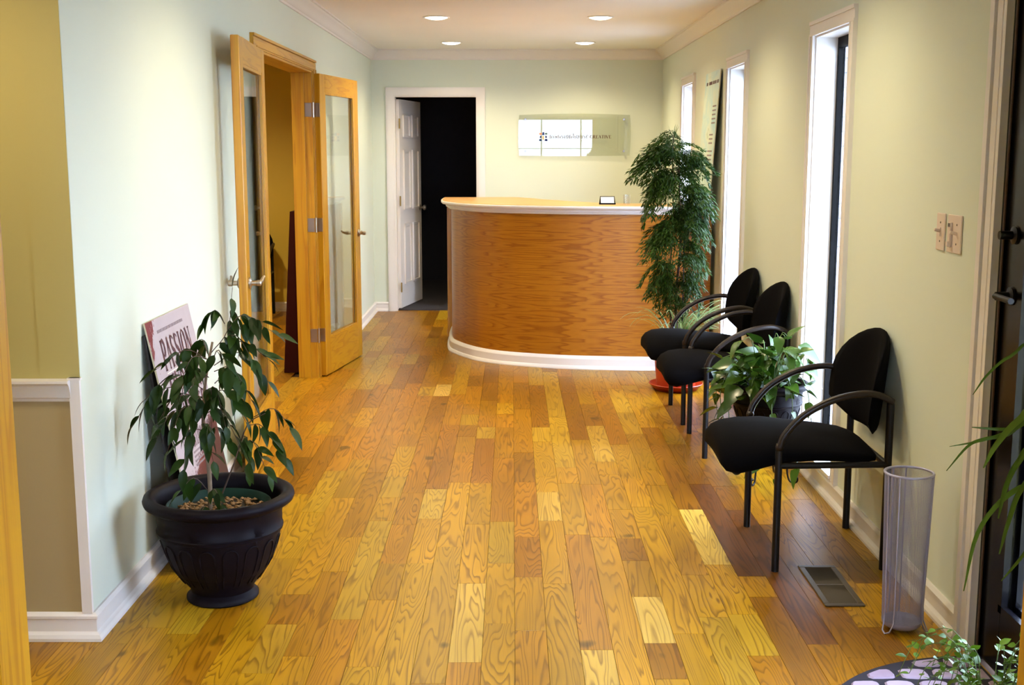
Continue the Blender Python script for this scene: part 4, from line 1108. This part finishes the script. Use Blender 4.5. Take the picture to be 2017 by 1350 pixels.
# ------------------------------------------------------------------ plants
def leaf_mesh(name, mat, length, width, tip=1.0, fold=0.18, curl=0.25, n=7, heart=0.0):
    """leaf along +y, base at origin, slightly folded along its midrib and curling down"""
    mb = MB(); prof = []
    for i in range(n + 1):
        s = i / n
        w = width / 2 * (math.sin(math.pi * min(1, s ** (0.75 - 0.25 * heart) * 0.97 + 0.015)) ** (0.9)) * (1 - 0.25 * s)
        if s > 0.86: w *= (1 - s) / 0.14 * 0.7 + 0.02
        prof.append((s, w))
    for s, w in prof:
        y = length * s; z = -curl * length * s * s
        mb.v += [(-w, y - heart * 0.10 * length * (1 - s) * (1 if w > 0 else 0), z + fold * w), (0, y, z), (w, y - heart * 0.10 * length * (1 - s), z + fold * w)]
    for i in range(n):
        a = 3 * i; mb.f += [(a, a + 1, a + 4, a + 3), (a + 1, a + 2, a + 5, a + 4)]
    return mb.mesh(name, mat, True, False)

def blade_mesh(name, mat, length, width, droop, n=12, lift=1.2):
    """arching strap leaf leaving the origin upward and bending over along +y"""
    mb = MB(); uv = []; y = z = 0.0; a = lift; ds = length / n
    for i in range(n + 1):
        s = i / n; w = width / 2 * (0.55 + 0.9 * s) * (1 - s) ** 0.55 if s < 1 else 0.0006
        w = max(w, 0.0005)
        mb.v += [(-w, y, z + 0.3 * w), (0, y, z), (w, y, z + 0.3 * w)]
        y += math.cos(a) * ds; z += math.sin(a) * ds; a -= droop / n * (0.5 + s)
    for i in range(n):
        b = 3 * i; mb.f += [(b, b + 1, b + 4, b + 3), (b + 1, b + 2, b + 5, b + 4)]
    me = mb.mesh(name, mat, True, False)
    u = me.uv_layers.new(name='UVMap')
    for lp in me.loops: u.data[lp.index].uv = ((lp.vertex_index % 3) / 2.0, (lp.vertex_index // 3) / n)
    return me

def aim(direction, roll=0.0):
    d = Vector(direction).normalized()
    q = d.to_track_quat('Y', 'Z')
    return (q.to_matrix() @ Matrix.Rotation(roll, 3, 'Y')).to_euler()

def urn(parent, s, name='urn', nseg=48):
    prof = [(0.0, 0.0), (0.112, 0.0), (0.120, 0.006), (0.120, 0.016), (0.112, 0.024), (0.104, 0.034), (0.108, 0.048), (0.130, 0.075), (0.158, 0.112), (0.180, 0.160), (0.194, 0.210), (0.200, 0.238),
            (0.208, 0.242), (0.210, 0.252), (0.204, 0.258), (0.207, 0.300), (0.214, 0.325), (0.232, 0.332), (0.246, 0.342), (0.250, 0.354), (0.246, 0.366), (0.234, 0.373), (0.218, 0.371), (0.206, 0.358), (0.202, 0.335), (0.196, 0.24), (0.15, 0.10), (0.0, 0.09)]
    o = MB().lathe([(r * s, z * s) for r, z in prof], nseg).build(name, 'urn', parent, 50)
    # arch reliefs round the body
    def rr(z):
        for (r0, z0), (r1, z1) in zip(prof[6:12], prof[7:13]):
            if z0 <= z <= z1: return r0 + (r1 - r0) * (z - z0) / (z1 - z0)
        return 0.2
    hw = 0.13
    pts = []
    for a, z in [(-hw, 0.075), (-hw, 0.13), (-hw, 0.185)] + [(hw * math.cos(R(180 - 22.5 * k)), 0.195 + 0.028 * math.sin(R(22.5 * k))) for k in range(0, 9)] + [(hw, 0.185), (hw, 0.13), (hw, 0.075)]:
        r = rr(z) + 0.001; pts.append((r * s * math.cos(a), r * s * math.sin(a), z * s))
    am = MB().tube(pts, 0.0028 * s, 5).mesh('arch_relief', 'urn', True)
    for k in range(16): put('arch_relief', am, o, (0, 0, 0), (0, 0, 2 * math.pi * k / 16))
    # leaf rosettes on the collar
    lm = leaf_mesh('rosette_leaf', 'urn', 0.034 * s, 0.013 * s, curl=0.1)
    rm = MB()
    for k in range(7):
        a = R(-90 + 180 * k / 6 + 90)
        for v in lm.vertices:
            p = Matrix.Rotation(a - R(90), 3, 'X') @ Vector((0.0, v.co.y, 0)) + Vector((0.004 * s, 0, 0)) + Matrix.Rotation(a - R(90), 3, 'X') @ Vector((0, 0, v.co.x))
            rm.v.append(tuple(p))
        b = len(rm.v) - len(lm.vertices)
        rm.f += [tuple(i + b for i in f.vertices) for f in lm.polygons]
    rme = rm.mesh('rosette', 'urn', False)
    for k in range(6):
        a = 2 * math.pi * k / 6 + 0.3
        put('rosette', rme, o, (0.203 * s * math.cos(a), 0.203 * s * math.sin(a), 0.264 * s), (0, 0, a))
    return o

# --- ficus in the large urn
rf = random.Random(11)
fx = thing('potted_ficus', (-0.985, 3.905, 0), 'weeping ficus in a large dark plum urn by the left wall', 'potted plant')
urn(fx, 1.0)
MB().lathe([(0.150, 0.20), (0.165, 0.332), (0.170, 0.337), (0.174, 0.333), (0.172, 0.322), (0.160, 0.20)], 40, (0.0, -0.012, 0), True).build('nursery_pot', 'nursery', fx, 50)
MB().lathe([(0.0, 0.307), (0.10, 0.306), (0.160, 0.302), (0.160, 0.29), (0.0, 0.29)], 32, (0.0, -0.012, 0)).build('soil', 'soil', fx, 50)
pb = MB()
for k in range(420):
    r = 0.152 * math.sqrt(rf.random()); a = rf.uniform(0, 6.283); s = rf.uniform(0.004, 0.010); zc = 0.307 + rf.uniform(0, 0.006)
    cx, cy = r * math.cos(a), r * math.sin(a) - 0.012
    e = [(1, 0, 0), (0, 1, 0), (-1, 0, 0), (0, -1, 0), (0, 0, 1), (0, 0, -1)]
    e = [(cx + q[0] * s * rf.uniform(.8, 1.5), cy + q[1] * s * rf.uniform(.8, 1.2), zc + q[2] * s * .7) for q in e]
    pb.add(e, [(0, 1, 4), (1, 2, 4), (2, 3, 4), (3, 0, 4), (1, 0, 5), (2, 1, 5), (3, 2, 5), (0, 3, 5)])
tag(pb.build('pebbles', 'pebble', fx, True), None, None, None, 'stuff')
FL = [leaf_mesh('leaf', 'ficus', l, w, fold=f, curl=c) for l, w, f, c in ((0.076, 0.034, .25, .2), (0.064, 0.030, .15, .35), (0.084, 0.036, .3, .1), (0.056, 0.027, .2, .3))]
def add_leaf(parent, meshes, p, d, roll, sc, rng): put('leaf', meshes[rng.randrange(len(meshes))], parent, p, aim(d, roll), (sc, sc, sc))
def branch(parent, pts, r0, r1, mat, name='branch'):
    c = catmull(pts, 4); m = len(c)
    MB().tube(c, [r0 + (r1 - r0) * i / (m - 1) for i in range(m)], 6).build(name, mat, parent, True); return c
branch(fx, [(-0.035, 0, 0.26), (-0.030, 0, 0.42), (-0.045, 0.005, 0.60), (-0.03, 0, 0.75), (0.0, -0.01, 0.88)], 0.0085, 0.004, 'bark', 'trunk')
branch(fx, [(-0.03, 0.01, 0.26), (-0.005, 0.02, 0.33), (0.055, 0.0, 0.47), (0.105, -0.01, 0.60), (0.17, -0.03, 0.645)], 0.0035, 0.0016, 'darkbark', 'branch')
BR = [  # (start, mid, end) drooping twigs; leaves hang along them
 [(-0.04, 0, .72), (-0.12, -.05, .78), (-0.21, -.08, .70)], [(-0.04, 0, .68), (-0.13, .02, .70), (-0.20, .00, .60)],
 [(-0.04, 0, .62), (-0.12, -.06, .66), (-0.17, -.10, .58)], [(-0.02, 0, .82), (-0.08, -.05, .86), (-0.17, -.06, .80)],
 [(-0.02, 0, .84), (-0.05, .05, .88), (-0.10, .09, .84)], [(-0.01, 0, .80), (0.03, -.05, .86), (0.08, -.09, .78)],
 [(-0.01, 0, .84), (0.05, 0, .92), (0.07, 0, 1.06)], [(0.05, 0, .92), (0.10, -.02, .97), (0.17, -.03, .95)],
 [(0.05, 0, .90), (0.12, .02, .94), (0.21, .03, .90)], [(0.04, 0, .89), (0.09, -.03, .90), (0.15, -.05, .80)],
 [(0.0, 0, .80), (0.08, .02, .84), (0.17, .03, .74)], [(0.0, 0, .78), (0.07, -.04, .80), (0.13, -.06, .70)],
 [(-0.03, 0, .70), (0.02, -.08, .74), (0.06, -.12, .62)], [(-0.03, 0, .66), (-0.04, -.08, .70), (-0.05, -.14, .56)],
 [(-0.03, 0, .64), (0.03, -.05, .66), (0.09, -.07, .55)], [(-0.04, 0, .60), (-0.02, -.07, .61), (0.01, -.10, .50)],
 [(-0.04, 0, .58), (-0.08, -.06, .59), (-0.09, -.09, .47)], [(0.13, -.02, .63), (0.20, -.03, .66), (0.27, -.05, .58)],
 [(0.11, -.01, .60), (0.16, -.03, .60), (0.23, -.05, .50)], [(0.08, 0, .53), (0.13, -.04, .55), (0.18, -.06, .44)],
 [(0.09, 0, .56), (0.11, -.05, .56), (0.12, -.08, .46)], [(-0.035, 0, .37), (-0.07, -.05, .43), (-0.12, -.08, .38)],
 [(-0.035, 0, .36), (0.0, -.05, .39), (0.03, -.08, .33)], [(-0.035, 0, .30), (-0.04, -.06, .335), (-0.06, -.10, .31)], [(-0.03, 0, .29), (0.02, -.06, .335), (0.07, -.08, .30)],
 [(-0.10, -.04, .74), (-0.18, -.06, .72), (-0.25, -.08, .62)],
 [(-0.03, 0, .78), (-0.06, -.07, .80), (-0.09, -.11, .70)], [(-0.02, 0, .72), (0.01, -.09, .73), (0.02, -.15, .61)], [(-0.04, 0, .66), (-0.09, -.08, .67), (-0.13, -.12, .54)],
 [(-0.03, 0, .70), (0.05, -.04, .72), (0.11, -.05, .62)], [(0.02, 0, .86), (0.10, .0, .88), (0.18, .0, .82)], [(-0.02, 0, .82), (-0.05, -.08, .84), (-0.08, -.13, .76)],
 [(-0.04, 0, .56), (-0.01, .05, .58), (0.03, .08, .50)],
 [(-0.02, 0, .76), (-0.03, -.10, .80), (-0.04, -.17, .70)], [(0.0, 0, .74), (0.03, .08, .76), (0.07, .10, .66)],
 [(-0.04, 0, .66), (-0.08, .08, .68), (-0.12, .10, .58)], [(0.04, 0, .94), (0.02, -.04, .99), (-0.01, -.06, .95)],
]
for tw in BR:
    c = branch(fx, tw, 0.0018, 0.0008, 'darkbark', 'twig')
    low = tw[0][2] < 0.40
    n = 4 if low else 7
    for i in range(n):
        s = 0.30 + 0.70 * (i + rf.random() * 0.6) / n
        p = c[min(len(c) - 1, int(s * (len(c) - 1)))]
        out = (Vector(tw[2]) - Vector(tw[0])); out.z = 0
        if out.length < 0.01: out = Vector((rf.uniform(-1, 1), -1, 0))
        d = out.normalized() * rf.uniform(0.1, 0.8) + Vector((rf.uniform(-.7, .7), rf.uniform(-.7, .4), rf.uniform(-1.2, -0.15)))
        add_leaf(fx, FL, p, d, rf.uniform(-.8, .8), rf.uniform(0.85, 1.22), rf)
    add_leaf(fx, FL, c[-1], (Vector(tw[2]) - Vector(tw[1])), rf.uniform(-.6, .6), rf.uniform(.8, 1.1), rf)

# --- feathery tree and spider plant in the red pot
rg = random.Random(5)
rp = thing('potted_feathery_tree', (1.045, 7.52, 0), 'tall feathery tree with striped spider plant in a red pot', 'potted plant')
MB().lathe([(0.0, 0.012), (0.118, 0.012), (0.122, 0.016), (0.146, 0.300), (0.148, 0.306), (0.160, 0.310), (0.164, 0.352), (0.160, 0.358), (0.153, 0.356), (0.148, 0.315), (0.140, 0.30), (0.0, 0.30)], 40).build('pot', 'redpot', rp, 40)
MB().lathe([(0.0, 0.0), (0.135, 0.0), (0.165, 0.034), (0.172, 0.040), (0.168, 0.043), (0.158, 0.036), (0.130, 0.010), (0.0, 0.010)], 40).build('saucer', 'redpot', rp, 50)
MB().lathe([(0.0, 0.316), (0.10, 0.314), (0.146, 0.306), (0.0, 0.302)], 24).build('soil', 'soil', rp, 50)
branch(rp, [(0.0, 0, 0.30), (-0.01, 0, 0.60), (0.01, 0, 0.90), (0.0, 0, 1.20), (-0.01, 0, 1.42)], 0.011, 0.005, 'darkbark', 'trunk')
branch(rp, [(-0.03, 0.02, 0.30), (-0.05, 0.02, 0.7), (-0.035, 0.02, 1.05), (-0.05, 0, 1.45), (-0.045, 0, 1.60)], 0.007, 0.003, 'darkbark', 'trunk')
MB().tube([(0.03, -0.02, 0.30), (0.03, -0.02, 1.08)], 0.004, 6).build('stake', 'blackmetal', rp, 60)
MB().tube([(0.0, -0.012, 0.845), (0.045, -0.025, 0.845)], 0.009, 8).build('plant_tie', 'steel', rp, 60)
def frond_mesh(seed):
    r = random.Random(seed); mb = MB(); L = 0.22; n = 9
    def rach(t): return Vector((0, L * (t - 0.25 * t * t), 0.045 * math.sin(t * 2.4) - 0.17 * t * t))
    for i in range(n + 1):
        s = (i + 0.4) / (n + 0.4); o = rach(s)
        for sd in (-1, 1):
            ln = 0.075 * (1 - 0.5 * s) * r.uniform(.8, 1.15); m = 4
            for j in range(m):
                t = (j + 0.7) / m
                p = o + Vector((sd * ln * t, ln * t * 0.5, -ln * t * t * 0.8))
                for q in (-1, 1):
                    l2 = r.uniform(0.026, 0.042); w2 = r.uniform(0.0035, 0.0058)
                    d = Vector((sd * 0.45 + q * 0.4, 0.5 - q * 0.4 * sd, r.uniform(-1.5, -0.15))).normalized() * l2
                    sde = d.cross(Vector((r.uniform(-.5, .5), r.uniform(-.5, .5), 1))).normalized() * w2
                    mb.add([p, p + d * .4 + sde, p + d, p + d * .4 - sde], [(0, 1, 2, 3)])
    mb.tube([tuple(rach(k / 6)) for k in range(7)], 0.0016, 4)
    return mb.mesh('frond', 'fern', False, False)
FR = [frond_mesh(s) for s in range(5)]
def frond(x, y, z, az, el, sc):
    put('frond', FR[rg.randrange(5)], rp, (x, y, z), (el, 0, az), (sc, sc, sc))
TIERS = ((-0.05, 1.53, None, 12, .55, .80, .0, .8), (-0.05, 1.46, 'L', 12, .95, 1.38, -.1, .5), (0.0, 1.42, 'R', 12, .75, 1.05, -.1, .5), (-0.03, 1.36, None, 12, .6, .95, -.5, .3),
         (-0.05, 1.32, 'L', 9, .95, 1.35, -.4, .2), (0.03, 1.26, 'R', 13, .85, 1.15, -.4, .3), (0.02, 1.16, None, 12, .6, .9, -.6, .2), (0.03, 1.08, 'R', 10, .75, 1.0, -.5, .2),
         (-0.02, 1.05, None, 8, .5, .75, -.6, .2), (-0.05, 1.00, 'L', 13, .8, 1.15, -.5, .3), (0.03, 0.88, 'R', 12, .7, 1.0, -.5, .2), (-0.03, 0.74, 'L', 13, .7, 1.05, -.5, .2), (0.02, 0.70, 'R', 9, .6, .9, -.5, .2),
         (-0.02, 0.64, None, 13, .5, .8, -.5, .2), (-0.02, 0.54, None, 7, .4, .6, -.4, .2))
for (cx, z, bias, cnt, s0, s1, e0, e1) in TIERS:
    for k in range(cnt):
        a = 2 * math.pi * (k + rg.random() * .7) / cnt
        if bias == 'L': a = math.pi / 2 + rg.uniform(-1.2, 1.2)
        if bias == 'R': a = -math.pi / 2 + rg.uniform(-1.2, 1.2)
        frond(cx + rg.uniform(-.02, .02), rg.uniform(-.03, .03), z + rg.uniform(-.06, .06), a, rg.uniform(e0, e1), rg.uniform(s0, s1))
for k in range(5): # spiky crown at the very top
    put('leaf', leaf_mesh('leaf', 'fern', 0.10, 0.008, curl=0.05), rp, (-0.05, 0, 1.57), aim((rg.uniform(-.5, .5), rg.uniform(-.4, .4), 1.0)))
SB = [blade_mesh('blade', 'spider', l, w, d, lift=li) for l, w, d, li in ((0.42, 0.013, 2.0, 1.25), (0.34, 0.012, 1.6, 1.1), (0.48, 0.014, 1.5, 1.2), (0.38, 0.012, 2.6, 1.3), (0.30, 0.011, 1.3, 0.9))]
for k in range(95):
    if k < 58: a = R(-90 + rg.uniform(-75, 75))       # brush towards the window
    else: a = rg.uniform(0, 2 * math.pi)
    r = rg.uniform(0.02, 0.11); sc = rg.uniform(0.75, 1.1)
    ca, sa = -math.sin(a), math.cos(a)
    mi = rg.choice((0, 1, 2, 4)) if k < 58 else rg.choice((0, 3, 3, 1))
    if ca > 0.3: sc = min(sc, 0.86)
    put('blade', SB[mi], rp, (r * ca * .8, r * sa * .8, 0.31), (rg.uniform(-.15, .15), 0, a), (sc * 1.15, sc, sc))

# --- pothos in a smaller urn on an iron stand
rh = random.Random(3)
po = thing('potted_pothos', (1.165, 5.375, 0.182), 'trailing pothos in a dark urn between chairs, under the window', 'potted plant')
urn(po, 0.76)
MB().lathe([(0.0, 0.235), (0.145, 0.230), (0.0, 0.22)], 24).build('soil', 'soil', po, 50)
PL = [leaf_mesh('leaf', 'pothos', l, w, fold=f, curl=c, heart=1.0) for l, w, f, c in ((0.105, 0.072, .22, .25), (0.090, 0.060, .15, .35), (0.120, 0.080, .25, .2), (0.075, 0.052, .2, .3))]
for k in range(140):
    a = rh.uniform(0, 2 * math.pi); el = rh.uniform(-0.1, 1.35)
    if k > 80: a = rh.uniform(-3.4, -1.0); el = rh.uniform(-0.35, 0.9)
    rr_ = rh.uniform(0.09, 0.24)
    p = Vector((math.cos(a) * math.cos(el) * rr_ * 1.05, math.sin(a) * math.cos(el) * rr_, 0.29 + math.sin(el) * rr_ * 0.92))
    if p.x > 0.165: p.x = 0.165
    if p.y > 0.24: p.y = 0.24
    if k % 2 == 0: branch(po, [(p.x * .2, p.y * .2, 0.235), (p.x * .6, p.y * .6, p.z * .9 + 0.05), tuple(p)], 0.0022, 0.0016, 'stem', 'stem')
    d = Vector((math.cos(a), math.sin(a), 0)) * rh.uniform(.3, 1.0) + Vector((rh.uniform(-.4, .2), rh.uniform(-.5, .2), rh.uniform(-0.8, 0.9)))
    add_leaf(po, PL, p, d, rh.uniform(-.7, .7), rh.uniform(.75, 1.1), rh)
for (a, ln) in ((-2.6, .30), (-2.1, .34), (-1.7, .40), (-1.3, .36), (-0.9, .22), (2.9, .25), (-2.9, .20)):
    ca, sa = math.cos(a), math.sin(a)
    pts = [(ca * .08, sa * .08, .25), (ca * .17, sa * .17, .33), (ca * .225, sa * .225, .27), (ca * .235 + .01, sa * .235, .27 - ln * .5), (ca * .23 + .03, sa * .245, .29 - ln)]
    c = branch(po, pts, 0.0024, 0.0018, 'stem', 'vine')
    for i in range(6):
        s = 0.45 + 0.55 * i / 5; p = c[int(s * (len(c) - 1))]
        add_leaf(po, PL, p, (ca * .6 + rh.uniform(-.7, .7), sa * .6 + rh.uniform(-.4, .4), rh.uniform(-1, 0)), rh.uniform(-.6, .6), rh.uniform(.55, .85), rh)
stn = thing('plant_stand', (1.165, 5.375, 0), 'black wrought iron plant stand with scroll feet under the pothos urn', 'plant stand')
ring(0.098, 0.174, 0.005).build('ring', 'blackmetal', stn, True)
for k in range(4):
    a = R(45 + 90 * k + 12); ca, sa = math.cos(a), math.sin(a)
    prof = [(0.098, 0.174), (0.112, 0.12), (0.108, 0.06), (0.118, 0.018), (0.138, 0.006), (0.155, 0.014), (0.158, 0.030), (0.148, 0.038), (0.140, 0.030)]
    MB().tube(catmull([(r * ca, r * sa, z) for r, z in prof], 4), 0.0045, 6).build('scroll_leg', 'blackmetal', stn, True)

# --- creeping plant in a low pot at the right foreground
ri = random.Random(21)
iv = thing('potted_creeper', (1.135, 2.68, 0.0117), 'small-leaved bright green creeper in the right foreground', 'potted plant')
MB().lathe([(0.0, 0.0), (0.085, 0.0), (0.105, 0.13), (0.115, 0.135), (0.115, 0.155), (0.106, 0.155), (0.098, 0.13), (0.0, 0.125)], 28).build('pot', 'urn', iv, 40)
IL = [leaf_mesh('leaf', 'ivy', l, w, fold=.15, curl=.2, n=5) for l, w in ((0.024, 0.018), (0.019, 0.015), (0.027, 0.019))]
for k in range(30):
    a = ri.uniform(0, 6.283); ln = ri.uniform(0.07, 0.17); up = ri.uniform(0.05, 0.19)
    if k < 14: a = R(ri.uniform(110, 235))
    ca, sa = math.cos(a), math.sin(a)
    pts = [(ca * .02, sa * .02, .14), (ca * ln * .5, sa * ln * .5, .15 + up), (ca * ln, sa * ln, .16 + up * .9), (ca * ln * 1.25, sa * ln * 1.25, .14 + up * .45)]
    c = branch(iv, pts, 0.0013, 0.0008, 'stem', 'stem')
    for i in range(10):
        s = 0.2 + 0.8 * i / 9; p = c[int(s * (len(c) - 1))]
        d = (ca * .4 + ri.uniform(-1, 1), sa * .4 + ri.uniform(-1, 1), ri.uniform(-.3, .8))
        add_leaf(iv, IL, p, d, ri.uniform(-.8, .8), ri.uniform(.8, 1.2), ri)

# --- arching grassy plant at the right edge
gp = thing('potted_dracaena', (1.235, 2.365, 0), 'arching strap-leaved plant reaching in from the right edge', 'potted plant')
MB().lathe([(0.0, 0.0), (0.070, 0.0), (0.088, 0.19), (0.096, 0.195), (0.096, 0.22), (0.086, 0.22), (0.080, 0.19), (0.0, 0.185)], 28).build('pot', 'urn', gp, 40)
branch(gp, [(0, 0, .19), (0.01, 0, .5), (0.0, 0, .78)], 0.010, 0.008, 'darkbark', 'trunk')
def blade_path(pts, width, name='blade'):
    c = catmull(pts, 5); m = len(c); mb = MB()
    for i, p in enumerate(c):
        t = (c[min(i + 1, m - 1)] - c[max(i - 1, 0)]).normalized(); sd = t.cross(Vector((0, 1, 0.2))).normalized()
        sd = (t.cross(Vector((0.1, -1, 0.1)))).normalized()
        s = i / (m - 1); w = width / 2 * (0.5 + 1.1 * s) * max(0.02, (1 - s)) ** 0.6
        up = sd.cross(t) * w * 0.35
        mb.v += [tuple(p - sd * w + up), tuple(p), tuple(p + sd * w + up)]
    for i in range(m - 1):
        b = 3 * i; mb.f += [(b, b + 1, b + 4, b + 3), (b + 1, b + 2, b + 5, b + 4)]
    put(name, mb.mesh(name, 'blade', True, False), gp)
def W2(u, v, Y):   # point of the plant in its own frame from a direction and its distance down the room
    c, s = math.cos(PITCH), math.sin(PITCH); x = (u - 1008.5) / F_PX; y = (675 - v) / F_PX
    d = Vector((x, c + y * s, -s + y * c)); k = Y / d.y
    return tuple(Vector((0, 0, EYE)) + d * k - Vector((1.235, 2.365, 0)))
crown = (0.0, 0.0, 0.80)
for path, wd in (([(2060, 690, 2.50), (1990, 702, 2.52), (1945, 738, 2.55), (1916, 778, 2.57)], 0.010),
                 ([(2060, 838, 2.46), (1985, 846, 2.48), (1914, 842, 2.5)], 0.012),
                 ([(2050, 830, 2.44), (1985, 856, 2.46), (1935, 866, 2.48), (1905, 880, 2.5), (1864, 928, 2.52)], 0.012),
                 ([(2055, 812, 2.40), (2005, 828, 2.42), (1960, 878, 2.45), (1937, 922, 2.47)], 0.022),
                 ([(2050, 880, 2.42), (2005, 910, 2.42), (1980, 960, 2.44), (1966, 1022, 2.45)], 0.020),
                 ([(2060, 930, 2.40), (2010, 965, 2.42), (1985, 1030, 2.44), (1968, 1092, 2.46)], 0.018),
                 ([(2055, 955, 2.44), (1985, 975, 2.46), (1925, 1050, 2.5), (1898, 1165, 2.52)], 0.018),
                 ([(2055, 840, 2.46), (1990, 850, 2.5), (1935, 868, 2.52), (1870, 880, 2.54)], 0.009),
                 ([(2060, 1040, 2.42), (2010, 1100, 2.44), (1972, 1145, 2.46)], 0.012)):
    blade_path([crown] + [W2(*q) for q in path], wd)
